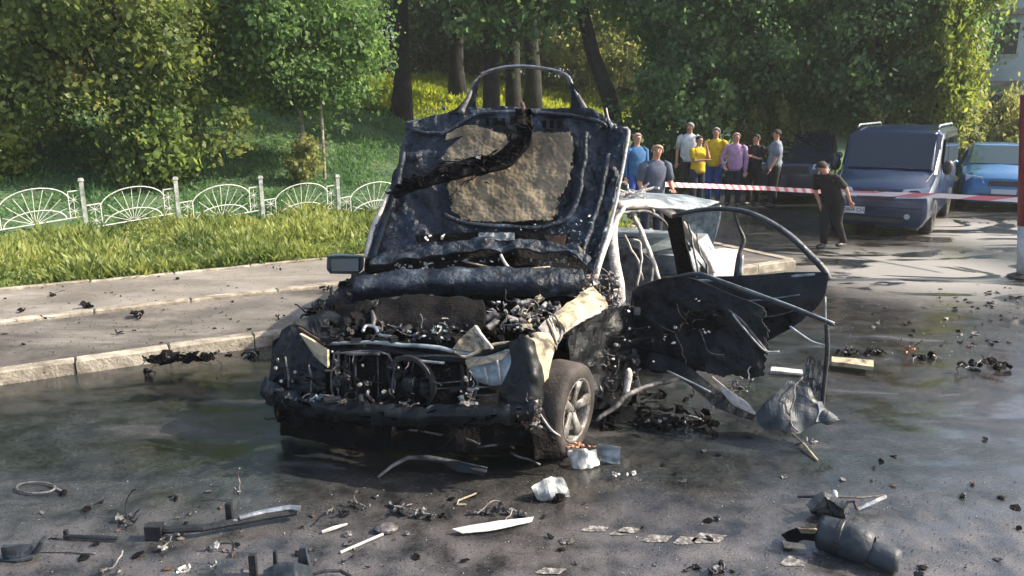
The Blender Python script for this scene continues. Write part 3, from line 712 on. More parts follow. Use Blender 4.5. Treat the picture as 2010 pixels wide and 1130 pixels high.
# bonnet, standing up; underside towards the camera
def hoodmask(u, v):
    if v < .02 + .02 * math.sin(u * 25): return False
    return True
HOOD = [[(800, 246, 6.45), (850, 226, 6.42), (935, 214, 6.38), (1030, 214, 6.32), (1130, 216, 6.24), (1188, 228, 6.18), (1233, 258, 6.1)],
        [(785, 300, 6.4), (850, 290, 6.38), (935, 290, 6.34), (1030, 290, 6.28), (1130, 292, 6.2), (1185, 300, 6.14), (1222, 320, 6.06)],
        [(762, 380, 6.32), (830, 375, 6.31), (930, 375, 6.27), (1030, 375, 6.2), (1125, 378, 6.13), (1175, 385, 6.06), (1204, 400, 5.98)],
        [(738, 450, 6.24), (820, 448, 6.22), (925, 448, 6.17), (1030, 448, 6.1), (1115, 450, 6.04), (1160, 458, 5.97), (1184, 470, 5.9)],
        [(716, 510, 6.15), (800, 500, 6.12), (920, 494, 6.07), (1030, 492, 6.0), (1110, 500, 5.94), (1145, 515, 5.88), (1165, 538, 5.82)]]
bonnet = sh('bonnet', HOOD, 'hood', .02, .036, 6, nu=130, nv=110, seed=6, fine=.014, smooth=True)
# bright bent edges of the outer skin
tb('bonnet_edge', [(1190, 213, 6.2), (1196, 238, 6.14), (1213, 252, 6.1), (1234, 256, 6.06), (1226, 310, 6.02), (1210, 390, 5.96), (1190, 470, 5.88), (1170, 535, 5.8)], [.006, .009, .012, .014, .013, .012, .014, .012], 'ash', parent=bonnet, wob=.008)
tb('bonnet_edge', [(766, 372, 6.3), (748, 410, 6.24), (732, 452, 6.2), (717, 505, 6.1)], [.012, .02, .024, .014], 'ash', parent=bonnet, wob=.008)
tb('bonnet_rib', [(806, 254, 6.38), (870, 262, 6.34), (905, 240, 6.34), (940, 224, 6.32), (1040, 222, 6.26), (1140, 228, 6.18), (1190, 250, 6.1)], .018, 'hood', parent=bonnet, wob=.02)
tb('bonnet_rib', [(790, 300, 6.33), (775, 380, 6.27), (752, 450, 6.18), (735, 505, 6.08)], .022, 'hood', parent=bonnet, wob=.02)
tb('bonnet_rib', [(1195, 300, 6.06), (1180, 380, 6.0), (1158, 450, 5.92), (1142, 510, 5.83)], .022, 'hood', parent=bonnet, wob=.02)
tb('bonnet_rib', [(1150, 262, 6.1), (1145, 330, 6.06), (1130, 400, 6.0), (1090, 440, 6.0), (1000, 446, 6.04), (900, 436, 6.1), (870, 420, 6.13)], .02, 'hood', parent=bonnet, wob=.02)
for k, (x, y) in enumerate([(957, 238), (972, 238), (988, 239), (1068, 243), (1083, 243), (1098, 243)]):
    c = A(x, y, 6.27 - (x - 957) * .0009); MB().box(c, (.030, .05, .06)).build('vent_slot', M['charrough'], bonnet)
# insulation pad with a burnt, uneven outline
def padmask(u, v):
    e = .05 * nz((u, v, 0), 5, 3) + .03 * nz((u, v, 0), 14, 4) + .02 * nz((u, v, 0), 45, 4)
    if u < .05 + e or u > .96 + e or v < .03 + e or v > .95 + e: return False
    if u + v * .9 < .30 + e and v > .12: return False
    if u > .86 + e and v > .5 and u + v * .4 > 1.16 + e: return False
    if (u - .06) ** 2 + (v - .93) ** 2 < .004: return False
    return True
PAD = [[(868, 262, 6.30), (920, 246, 6.27), (1000, 258, 6.22), (1070, 258, 6.18), (1130, 258, 6.12)],
       [(866, 320, 6.26), (930, 318, 6.22), (1000, 318, 6.18), (1070, 318, 6.14), (1130, 318, 6.08)],
       [(876, 380, 6.22), (930, 382, 6.18), (1000, 384, 6.13), (1065, 384, 6.09), (1118, 382, 6.04)],
       [(884, 434, 6.16), (940, 440, 6.12), (1000, 440, 6.07), (1060, 440, 6.03), (1105, 432, 6.0)]]
sh('insulation_pad', PAD, 'pad', .02, .008, 7, parent=bonnet, nu=150, nv=110, mask=padmask, fine=.003, seed=9)
# black burnt strip hanging across the bonnet
sh('hanging_strip', [[(1012, 214, 6.1), (1012, 262, 6.06), (978, 296, 6.04), (930, 306, 6.02), (885, 318, 6.02), (840, 338, 6.04), (800, 352, 6.08), (766, 374, 6.1)],
                     [(1040, 216, 6.06), (1044, 268, 6.0), (1004, 322, 5.98), (948, 338, 5.96), (896, 346, 5.96), (846, 364, 6.0), (810, 372, 6.04), (772, 386, 6.08)]],
   'charrough', .03, .032, 6, parent=bonnet, nu=50, nv=8, seed=3, fine=.008)
b = MB()
P_ = [(1028, 216), (1027, 265), (992, 308), (938, 322), (890, 332), (842, 350), (805, 362), (770, 380)]
for k in range(64):
    f = rng.random() * 6.99; i = int(f); f -= i; x = P_[i][0] * (1 - f) + P_[i + 1][0] * f; y = P_[i][1] * (1 - f) + P_[i + 1][1] * f
    b.strip(A(x + rng.uniform(-12, 12), y + rng.uniform(-12, 12), 6.0 + rng.uniform(-.03, .02)), rng.uniform(.03, .075), rng)
for k in range(14): b.wire(A(rng.uniform(780, 1000), rng.uniform(310, 370), 5.97), rng.uniform(.08, .2), .005, rng)
b.build('burnt_tatter', M['charrough'], bonnet, kind='stuff')
tb('strip_highlight', [(1024, 202, 6.06), (1026, 220, 6.03), (1030, 240, 6.01)], [.016, .02, .01], 'rust', parent=bonnet, wob=.02)
b = MB()
for k in range(10): b.shard(A(868 + rng.uniform(-6, 14), 300 + rng.uniform(0, 50), 6.0), rng.uniform(.015, .035), rng)
for k in range(8): b.shard(A(930 + rng.uniform(-25, 25), 300 + rng.uniform(-8, 12), 5.98), rng.uniform(.012, .03), rng)
b.build('charred_flake', M['ashdark'], bonnet, kind='stuff')
# grille surround standing above the bonnet
b = MB()
for k in range(110):
    x, y = rng.gauss(1120, 34), rng.gauss(478, 34)
    if x + (y - 400) * .35 < 1178 and y < 540 and y > 400: b.shard(A(x, y, 6.0 - (x - 1100) * .0022 - (y - 450) * .0012), rng.uniform(.006, .02), rng, .003, 5)
for k in range(70):
    x, y = rng.uniform(760, 1180), rng.uniform(440, 520); b.shard(A(x, y, 6.16 - (x - 800) * .0008 - (y - 450) * .0012), rng.uniform(.005, .014), rng, .003, 5)
b.build('paint_blister', M['panelgrey'], bonnet, kind='stuff')
gs = tb('grille_surround', [(905, 222, 6.34), (922, 186, 6.38), (944, 148, 6.42), (1000, 132, 6.42), (1050, 133, 6.38), (1108, 147, 6.32), (1122, 170, 6.28), (1138, 196, 6.22), (1152, 222, 6.18)],
        [.03, .02, .012, .012, .011, .013, .016, .022, .03], 'ashdark', parent=bonnet, wob=.006, sub=5)
tb('grille_chrome', [(944, 144, 6.40), (965, 136, 6.40), (1000, 129, 6.40), (1050, 130, 6.36), (1110, 144, 6.30), (1128, 176, 6.24), (1150, 214, 6.18)], .007, 'silver', parent=gs)
sh('grille_bracket', [[(938, 158, 6.40), (944, 152, 6.4)], [(905, 205, 6.38), (934, 196, 6.38)], [(880, 222, 6.38), (938, 226, 6.36)]], 'char', .02, .01, 6, parent=gs)
sh('grille_bracket', [[(1118, 160, 6.28), (1126, 166, 6.27)], [(1122, 196, 6.24), (1142, 196, 6.22)], [(1118, 224, 6.22), (1168, 224, 6.18)]], 'char', .02, .01, 6, parent=gs)
b = MB()
for k in range(5): b.shard(A(870 + rng.uniform(-6, 8), 214 + rng.uniform(-8, 8), 6.36), rng.uniform(.02, .035), rng)
b.build('torn_clip', M['panelgrey'], bonnet, kind='stuff')
b = MB(); b.tube([A(800, 240, 6.4), A(818, 236, 6.4)], .008, 5); b.tube([A(1196, 238, 6.12), A(1202, 252, 6.1), A(1208, 244, 6.08)], .014, 5); b.build('torn_lip', M['silver'], bonnet, kind='stuff')

# cowl, scuttle and what shows in the slots under the bonnet
sh('lower_bonnet_band', [[(735, 500, 6.05), (830, 486, 6.02), (930, 474, 5.98), (1030, 476, 5.93), (1110, 480, 5.9), (1160, 510, 5.84)],
                         [(728, 524, 5.96), (830, 506, 5.94), (930, 494, 5.9), (1030, 492, 5.86), (1110, 498, 5.84), (1150, 524, 5.8)]], 'hood', .02, .030, 7, seed=12, nu=80, nv=16, fine=.01, smooth=True)
sh('scuttle_panel', [[(700, 548, 5.98), (800, 532, 5.9), (900, 528, 5.86), (1000, 530, 5.8), (1080, 530, 5.76), (1142, 534, 5.74)],
                     [(694, 570, 5.86), (800, 556, 5.8), (900, 552, 5.74), (1000, 552, 5.68), (1080, 556, 5.64), (1148, 548, 5.66)],
                     [(690, 590, 5.95), (800, 578, 5.88), (900, 574, 5.82), (1000, 576, 5.76), (1080, 580, 5.72), (1140, 562, 5.74)]], 'hood', .02, .020, 6, nu=90, nv=24, seed=13, smooth=True, fine=.008)
sh('dashboard', [[(720, 480, 6.5), (900, 470, 6.45), (1160, 480, 6.2)], [(716, 540, 6.3), (900, 540, 6.2), (1150, 540, 6.0)]], 'charrough', .03, .05, 4)
b = MB()
for x0, x1, y, n in ((775, 850, 522, 22), (850, 1000, 514, 10), (1040, 1120, 516, 8)):
    for k in range(n): b.shard(A(rng.uniform(x0, x1), y + rng.uniform(-7, 9), 5.96), rng.uniform(.01, .035), rng)
b.build('melted_scrap', M['mesh'], wreck, kind='stuff')
tb('bent_rod', [(915, 514, 5.9), (950, 522, 5.88), (990, 530, 5.84), (1080, 524, 5.8)], .009, 'ashb')
tb('bent_rod', [(983, 500, 5.88), (990, 514, 5.84), (1000, 527, 5.82)], .012, 'ash')
b = MB()
b.sheet([[A(940, 457, 5.98), A(1010, 457, 5.93)], [A(940, 472, 5.97), A(1010, 472, 5.92)]], .015, .01, 18, 4, 30); b.build('pale_label_strip', M['mesh'], wreck)
b = MB()
for x, y, s in ((838, 468, .03), (868, 464, .035), (845, 462, .02), (1052, 466, .028), (1062, 468, .02), (1030, 462, .02)): b.shard(A(x, y, 5.98), s, rng)
b.build('white_fleck', M['white'], wreck, kind='stuff')
sh('rust_patch', [[(1068, 462, 5.9), (1112, 460, 5.87)], [(1075, 474, 5.9), (1108, 480, 5.87)]], 'rust', .01, .008, 10)
sh('dark_slot', [[(815, 462, 6.02), (930, 456, 5.99), (1040, 456, 5.94), (1120, 460, 5.9)], [(820, 476, 6.02), (930, 472, 5.99), (1040, 472, 5.94), (1112, 482, 5.9)]], 'charrough', .01, .008, 6)

# far wing and mirror
sh('far_wing', [[(545, 668, 5.55), (600, 628, 5.75), (655, 585, 6.0), (712, 530, 6.2)],
                [(560, 700, 5.5), (620, 655, 5.65), (680, 610, 5.85), (735, 560, 6.1)],
                [(600, 735, 5.45), (660, 700, 5.5), (720, 650, 5.7), (760, 600, 6.0)]], 'char', .02, .045, 4, nu=30, nv=16, seed=21)
sh('far_wing_side', [[(540, 665, 5.55), (600, 625, 5.8), (650, 590, 6.05)], [(535, 760, 5.45), (600, 740, 5.8), (660, 700, 6.1)], [(548, 830, 5.5), (620, 800, 5.8), (690, 760, 6.1)]], 'charrough', .02, .03, 4, seed=22)
b = MB()
for k in range(26):
    f = rng.random(); b.shard(A(600 + 110 * f, 615 - 78 * f + rng.uniform(-8, 14), 5.8 + .35 * f), rng.uniform(.03, .08), rng)
for k in range(12):
    f = rng.random(); b.wire(A(590 + 110 * f, 620 - 78 * f, 5.8 + .35 * f), rng.uniform(.1, .2), .007, rng, 5)
b.build('torn_wing_metal', M['char'], wreck, kind='stuff')
mir = MB(); mp = [A(642, 504, 6.35), A(700, 501, 6.25), A(712, 505, 6.22), A(712, 530, 6.22), A(702, 538, 6.25), A(648, 537, 6.35), A(641, 528, 6.35)]
bk = [p + Vector((.02, .13, 0)) + (sum(mp, Vector()) / 7 - p) * .25 for p in mp]; c0 = sum(bk, Vector()) / 7 + Vector((0, .05, 0))
mir.add(mp + bk + [c0], [tuple(range(7))] + [(i, (i + 1) % 7, 7 + (i + 1) % 7, 7 + i) for i in range(7)] + [(7 + i, 7 + (i + 1) % 7, 14) for i in range(7)])
mo = mir.build('door_mirror', M['bluegrey'], wreck)
sh('mirror_glass', [[(650, 509, 6.33), (704, 507, 6.22)], [(652, 532, 6.33), (704, 532, 6.22)]], 'glassd', .004, 0, parent=mo, nu=4, nv=3)
tb('mirror_cap_edge', [(643, 502, 6.34), (672, 500, 6.28), (710, 503, 6.21)], .010, 'panelgrey', parent=mo)

# engine bay
b = MB(); b.sheet([[B(.1, .15, .38), B(.1, .9, .38), B(.1, 1.65, .38)], [B(1.3, .2, .45), B(1.3, .9, .45), B(1.3, 1.6, .45)]], .03, .04, 16, 12); b.build('engine_tray', M['charrough'], wreck)
def engine_cluster(name, m, n, kinds, region, sz, seed):
    r2 = random.Random(seed); b = MB()
    for k in range(n):
        px = r2.uniform(region[0], region[2]); f = r2.random(); py = region[3] + (region[1] - region[3]) * f; d = region[4] + (region[5] - region[4]) * f + r2.uniform(-.08, .08)
        c = A(px, py, d); kd = r2.choice(kinds); s = r2.uniform(*sz)
        if kd == 'lump': b.lump(c, s, r2, .7)
        elif kd == 'shard': b.shard(c, s, r2, .01)
        elif kd == 'strip': b.strip(c, s, r2, .004)
        elif kd == 'wire': b.wire(c, s * 3.5, s * .13, r2, 7)
        elif kd == 'box': b.box(c, (s * r2.uniform(1, 2), s, s * r2.uniform(.5, 1)), Matrix.Rotation(r2.uniform(0, 3), 3, 'Z') @ Matrix.Rotation(r2.uniform(-.5, .5), 3, 'X'))
        elif kd == 'cyl':
            a = Vector((r2.uniform(-1, 1), r2.uniform(-1, 1), r2.uniform(-.2, .6))).normalized(); b.lathe(c, a, [(0, -s), (s * .5, -s), (s * .5, s), (s * .3, s), (0, s * .9)], 10)
    return b.build(name, M[m], wreck, kind='stuff')
sh('engine_cover', [[(745, 596, 5.75), (850, 590, 5.7), (950, 594, 5.6)], [(735, 628, 5.5), (850, 626, 5.42), (955, 630, 5.35)], [(740, 652, 5.45), (850, 656, 5.36), (950, 655, 5.3)]], 'charrough', .04, .03, 5, nu=26, nv=14, seed=30, smooth=True)
sh('strut_housing', [[(655, 612, 5.9), (700, 600, 5.85), (735, 606, 5.8)], [(650, 640, 5.7), (700, 634, 5.62), (738, 640, 5.55)], [(652, 668, 5.6), (700, 668, 5.5), (735, 668, 5.42)]], 'charrough', .04, .04, 6, nu=16, nv=12, seed=29, smooth=True)
engine_cluster('engine_scrap', 'charrough', 90, ['strip', 'strip', 'box', 'cyl', 'shard'], (650, 590, 1110, 668, 5.2, 5.9), (.04, .09), 31)
engine_cluster('engine_casting', 'char', 60, ['strip', 'box', 'cyl', 'wire'], (640, 640, 960, 668, 5.12, 5.4), (.02, .05), 32)
engine_cluster('engine_wiring', 'ashdark', 34, ['wire', 'shard'], (680, 600, 1100, 668, 5.1, 5.7), (.03, .06), 33)
engine_cluster('scorched_fitting', 'panelgrey', 22, ['shard', 'strip', 'wire'], (800, 636, 920, 664, 5.1, 5.3), (.012, .035), 34)
engine_cluster('scorched_fitting', 'mesh', 22, ['shard', 'strip', 'wire', 'cyl'], (960, 592, 1090, 645, 5.15, 5.6), (.012, .035), 35)
engine_cluster('scorched_fitting', 'ashdark', 60, ['shard', 'strip', 'wire', 'cyl'], (960, 590, 1100, 650, 5.15, 5.6), (.02, .05), 36)
engine_cluster('ash_fitting', 'ashb', 26, ['shard', 'strip', 'box'], (1020, 585, 1110, 650, 5.2, 5.7), (.012, .04), 37)
tb('hose', [(714, 648, 5.2), (718, 636, 5.25), (735, 640, 5.25), (745, 656, 5.2), (770, 662, 5.1)], .012, 'silver', wob=.02)
tb('hose', [(730, 610, 5.4), (734, 625, 5.35), (732, 640, 5.3)], [.01, .018, .012], 'ashdark')
# front end
rad = sh('radiator', [[(652, 682, 5.32), (780, 682, 5.2), (920, 696, 5.05)], [(652, 800, 5.25), (780, 815, 5.12), (920, 810, 4.98)]], 'charrough', .05, .02, 5, nu=24, nv=12)
b = MB(); c = A(805, 752, 5.06); ax = (A(805, 752, 5.06) - A(805, 752, 4.9)).normalized()
b.lathe(c, PD.cross(Vector((0, 0, 1))), [(.165, -.01), (.19, -.01), (.19, .03), (.165, .03), (.165, -.01)], 28)
for k in range(7):
    a = 2 * math.pi * k / 7; u_ = PD * math.cos(a) + Vector((0, 0, math.sin(a)))
    b.tube([c + u_ * .04, c + u_ * .165], [.02, .03], 5, .3)
b.lathe(c, PD.cross(Vector((0, 0, 1))), [(0, -.035), (.05, -.03), (.06, 0), (.06, .02), (0, .02)], 14)
b.build('radiator_fan', M['rubber'], rad)
tb('upper_crossbar', [(636, 676, 5.28), (700, 672, 5.2), (790, 676, 5.1), (880, 686, 4.98), (925, 695, 4.93), (1000, 688, 4.9)], [.016, .018, .02, .02, .018, .012], 'panelgrey', wob=.01, flat=.7)
tb('crossbar_underside', [(640, 690, 5.27), (760, 688, 5.14), (905, 706, 4.95), (1000, 676, 4.88), (1045, 655, 4.86)], [.02, .024, .022, .02, .02], 'char', wob=.015)
for (x, d, m) in ((662, 5.22, 'ashdark'), (676, 5.2, 'char'), (700, 5.18, 'char'), (764, 5.12, 'char'), (905, 4.97, 'char')):
    tb('support_bar', [(x, 690, d), (x + rng.uniform(-5, 5), 740, d - .02), (x + 4, 790, d)], .012, m, wob=.015)
tb('support_bar', [(680, 694, 5.16), (745, 694, 5.1)], .012, 'ashdark'); tb('support_bar', [(820, 708, 5.0), (872, 712, 4.96)], .010, 'mesh')
engine_cluster('front_debris', 'char', 60, ['strip', 'wire', 'strip', 'cyl'], (650, 700, 920, 790, 4.95, 5.12), (.02, .055), 38)
engine_cluster('front_debris', 'ashdark', 20, ['wire', 'shard'], (650, 700, 920, 790, 4.95, 5.08), (.015, .03), 39)
# headlamp pods
pod = sh('headlamp_housing', [[(558, 648, 5.42), (590, 640, 5.4), (640, 668, 5.28)], [(538, 700, 5.4), (590, 700, 5.34), (640, 712, 5.24)], [(532, 765, 5.42), (590, 768, 5.32), (645, 776, 5.2)]], 'glossblack', .03, .022, 8, nu=40, nv=40, seed=41, fine=.003)
b = MB(); tri = [A(588, 655, 5.24), A(612, 668, 5.2), A(642, 688, 5.16), A(643, 722, 5.16), A(618, 700, 5.2)]
b.add(tri + [p + Vector((.01, .02, 0)) for p in tri], [(0, 1, 2, 3, 4), (9, 8, 7, 6, 5)] + [(i, 5 + i, 5 + (i + 1) % 5, (i + 1) % 5) for i in range(5)]); b.build('bare_metal_corner', M['ashb'], pod)
tb('housing_edge', [(586, 642, 5.3), (612, 658, 5.24), (638, 676, 5.18)], .01, 'rust', parent=pod, wob=.01)
b = MB()
for x, y in ((541, 722), (574, 748), (652, 690), (658, 708), (552, 748), (579, 730), (545, 705)): b.ell(A(x, y, 5.2 if x > 600 else 5.3), rng.uniform(.008, .015), 6, 4)
b.build('rivet', M['white'], pod)
engine_cluster('pod_debris', 'char', 26, ['strip', 'wire', 'shard'], (540, 690, 650, 770, 5.2, 5.28), (.02, .05), 42)
lamp = sh('headlamp_reflector', [[(917, 702, 4.94), (960, 696, 4.88), (1004, 684, 4.84)], [(922, 728, 4.92), (965, 728, 4.87), (1003, 716, 4.83)], [(938, 748, 4.92), (968, 756, 4.87), (990, 752, 4.84)]], 'panelgrey', .012, .012, 9, nu=20, nv=16, seed=44, smooth=True)
sh('headlamp_rim', [[(914, 706, 4.92), (960, 699, 4.87), (1002, 690, 4.82)], [(920, 722, 4.91), (950, 715, 4.87), (985, 706, 4.83)]], 'ashb', .008, .01, 9, parent=lamp)
for (a_, c_) in (((975, 706, 4.82), (982, 748, 4.82)), ((950, 720, 4.85), (958, 752, 4.86))): tb('reflector_fold', [a_, c_], [.012, .006], 'mesh', parent=lamp, wob=.01)
sh('bare_metal_fold', [[(930, 641, 5.0), (938, 640, 5.0), (942, 646, 4.98)], [(908, 664, 4.98), (932, 660, 4.96), (952, 668, 4.92)], [(890, 686, 4.96), (925, 690, 4.93), (965, 684, 4.88)]], 'ashb', .012, .008, 7, nu=14, nv=12)
tb('fold_edge', [(932, 640, 4.97), (948, 662, 4.92), (966, 684, 4.86)], .012, 'ash')
tb('pale_ledge', [(890, 690, 4.93), (915, 700, 4.9), (960, 678, 4.88), (1000, 672, 4.88)], .010, 'ashb')
engine_cluster('lamp_debris', 'mesh', 14, ['wire', 'shard', 'lump'], (905, 740, 938, 800, 4.84, 4.9), (.01, .028), 45)
engine_cluster('lamp_debris', 'ashb', 10, ['wire', 'shard'], (900, 760, 938, 800, 4.84, 4.88), (.01, .025), 46)
# near corner of the front
corner = sh('near_wing_nose', [[(1000, 676, 4.84), (1028, 662, 4.82), (1046, 672, 4.84)], [(1004, 720, 4.82), (1040, 720, 4.78), (1060, 730, 4.84)], [(985, 765, 4.84), (1035, 770, 4.76), (1062, 780, 4.82)], [(975, 812, 4.86), (1030, 815, 4.78), (1058, 815, 4.84)]], 'glossblack', .02, .014, 7, nu=30, nv=40, seed=47, smooth=True)
sh('scorched_wing', [[(1030, 660, 4.84), (1054, 652, 4.92), (1076, 655, 5.0)], [(1046, 684, 4.83), (1066, 680, 4.9), (1086, 680, 4.98)], [(1058, 722, 4.84), (1068, 715, 4.88), (1080, 706, 4.94)], [(1064, 750, 4.86), (1068, 745, 4.88), (1073, 742, 4.9)]], 'ashb', .014, .008, 6, nu=14, nv=20, seed=48, smooth=True)
sh('inner_wing', [[(1052, 648, 5.0), (1085, 620, 5.25), (1100, 625, 5.2)], [(1072, 668, 4.98), (1092, 650, 5.12), (1106, 640, 5.12)], [(1090, 690, 4.98), (1096, 684, 5.0), (1100, 676, 5.02)]], 'ashdark', .02, .02, 9, nu=14, nv=14, seed=49)
for k in range(5): tb('inner_wing_rib', [(1074 + k * 6, 628 - k * 3, 5.1 + k * .03), (1086 + k * 3, 652 - k * 3, 5.03 + k * .03), (1092 + k * 2, 676 - k * 4, 4.98 + k * .02)], [.008, .01, .005], 'ash' if k % 2 else 'ashb', wob=.01)
sh('suspension_turret_rail', [[(1082, 630, 5.2), (1100, 612, 5.35), (1122, 596, 5.5), (1142, 578, 5.7), (1160, 568, 5.9)],
                              [(1096, 640, 5.1), (1114, 622, 5.25), (1138, 610, 5.42), (1164, 598, 5.6), (1184, 596, 5.75)],
                              [(1102, 652, 5.12), (1118, 640, 5.25), (1142, 628, 5.42), (1168, 616, 5.6), (1182, 604, 5.75)]], 'ashb', .03, .012, 7, nu=30, nv=14, seed=50)
tb('turret_rail_flange', [(1100, 655, 5.1), (1130, 634, 5.28), (1160, 618, 5.48), (1184, 604, 5.68)], .015, 'ash', wob=.008)
engine_cluster('hinge_tangle', 'ashdark', 60, ['wire', 'shard', 'lump'], (1140, 540, 1215, 610, 5.75, 6.1), (.02, .05), 51)
engine_cluster('hinge_tangle', 'ash', 26, ['wire', 'shard'], (1140, 540, 1215, 600, 5.75, 6.05), (.012, .035), 52)
engine_cluster('hinge_tangle', 'rust', 16, ['wire', 'lump'], (1145, 560, 1210, 610, 5.75, 6.0), (.015, .03), 53)
# bumper
def bmask(u, v):
    e = .16 * nz((u * 9, v * 2, 0), 1.6, 5)
    if v > .80 + e * 1.6: return False
    if v < .14 + e and .12 < u < .95: return False
    return nz((u * 14, v * 4, 1), 1.3, 8) > -.42
bump = sh('bumper', [[(522, 738, 5.4), (570, 762, 5.26), (640, 776, 5.14), (740, 790, 5.02), (850, 796, 4.9), (950, 794, 4.82), (1046, 784, 4.78)],
                     [(518, 765, 5.37), (575, 785, 5.22), (640, 800, 5.06), (740, 811, 4.93), (850, 816, 4.82), (950, 814, 4.74), (1050, 806, 4.70)],
                     [(524, 798, 5.44), (580, 814, 5.28), (640, 824, 5.14), (740, 836, 5.02), (850, 840, 4.9), (950, 838, 4.82), (1040, 832, 4.78)]], 'glossblack', .02, .018, 6, nu=110, nv=22, seed=55, mask=bmask, fine=.004)
for k, (x0, x1, y0, y1, d0, d1) in enumerate([(656, 762, 694, 786, 5.2, 5.1), (778, 918, 702, 794, 5.08, 4.95)]):  # thin grey frames added as light glints on the charred grille
    tb('grille_glint_frame', [(x0, y0, d0), (x1, y0 + 2, d1), (x1 + 2, y1, d1), (x0 + 2, y1 - 2, d0), (x0, y0, d0)], .008, 'ashdark', wob=.006)
for k in (0, 2, 3, 7): tb('grille_bar', [(664 + k * 11, 698, 5.2 - k * .01), (665 + k * 11 + rng.uniform(-2, 2), 740, 5.19 - k * .01), (664 + k * 11 + rng.uniform(-3, 3), 784, 5.19 - k * .01)], .0035, 'ashdark' if k % 3 else 'panelgrey')
for k in (0, 3, 4): tb('grille_bar', [(784, 708 + k * 13, 5.1), (850, 710 + k * 13 + rng.uniform(-3, 3), 5.03), (914, 708 + k * 13, 4.96)], .0035, 'ashdark')
for (x0, y0, x1, y1) in ((560, 700, 566, 760), (606, 716, 612, 772), (930, 760, 1000, 758), (935, 776, 1010, 774), (1010, 700, 1008, 790)):
    d = 5.32 - (x0 - 540) * .00095; tb('lamp_bracket', [(x0, y0, d - .02), ((x0 + x1) / 2 + 2, (y0 + y1) / 2, d - .05), (x1, y1, d - .04)], .007, 'ashdark', wob=.012)
tb('bumper_beam', [(540, 772, 5.45), (640, 806, 5.18), (740, 820, 5.06), (850, 826, 4.94), (950, 822, 4.86), (1040, 812, 4.82)], .045, 'charrough', parent=bump, wob=.03, flat=1.2)
b = MB()
for k in range(34):
    f = rng.random(); px = 535 + 505 * f; d = 5.34 - .58 * f ** .8
    b.strip(A(px, 800 + 30 * f ** .5 + rng.uniform(-22, 26), d), rng.uniform(.03, .08), rng)
for k in range(30):
    f = rng.random(); b.wire(A(540 + 500 * f, 800 + 26 * f ** .5 + rng.uniform(-14, 26), 5.3 - .56 * f ** .8), rng.uniform(.08, .22), .005, rng)
b.build('torn_bumper_scrap', M['charrough'], bump, kind='stuff')
b = MB()
for k in range(40):
    f = rng.random(); b.strip(A(548 + 480 * f, 776 + 30 * f ** .5 + rng.uniform(-14, 10), 5.26 - .56 * f ** .8), rng.uniform(.015, .04), rng)
b.build('scorched_bumper_scrap', M['ashdark'], bump, kind='stuff')
tb('bumper_edge', [(600, 784, 5.15), (700, 798, 5.0), (800, 806, 4.9), (900, 802, 4.82), (1000, 796, 4.75)], .006, 'ashdark', parent=bump, wob=.01)
b = MB()
for k in range(14): b.shard(A(608 + rng.uniform(0, 34), 780 + rng.uniform(-4, 6), 5.08), rng.uniform(.01, .025), rng)
b.build('paint_blister', M['panelgrey'], bump, kind='stuff')
b = MB()
for k in range(18): b.shard(A(524 + rng.uniform(0, 40), 745 + rng.uniform(-12, 10), 5.34), rng.uniform(.015, .04), rng)
b.build('torn_bumper_end', M['char'], bump, kind='stuff')
sh('undertray', [[(545, 800, 5.6), (700, 835, 5.35), (900, 842, 5.1), (1050, 832, 5.0)], [(560, 850, 5.6), (700, 880, 5.3), (900, 885, 5.05), (1050, 870, 4.95)]], 'charrough', .02, .05, 4, nu=30, nv=10)
engine_cluster('corner_tangle', 'ashdark', 26, ['wire', 'shard', 'lump'], (1025, 775, 1060, 840, 4.76, 4.82), (.012, .03), 56)
engine_cluster('corner_tangle', 'rust', 22, ['wire', 'shard', 'lump'], (1025, 775, 1060, 840, 4.76, 4.82), (.01, .025), 57)
sh('wheel_arch_liner', [[(1036, 800, 4.86), (1066, 800, 5.0)], [(1040, 850, 4.9), (1086, 852, 5.0)], [(1050, 900, 4.95), (1104, 905, 5.0)]], 'charrough', .015, .03, 6)
tb('liner_edge', [(1060, 812, 4.9), (1080, 842, 4.95), (1100, 856, 4.98)], [.006, .01, .006], 'mesh')
for (x0, y0, x1, y1) in ((790, 847, 870, 852), (940, 873, 1010, 880), (915, 860, 942, 870), (1000, 890, 1060, 912)):
    tb('underside_rod', [(x0, y0, 5.0), ((x0 + x1) / 2, (y0 + y1) / 2 - 2, 4.98), (x1, y1, 4.97)], .007, 'ashdark', wob=.02)

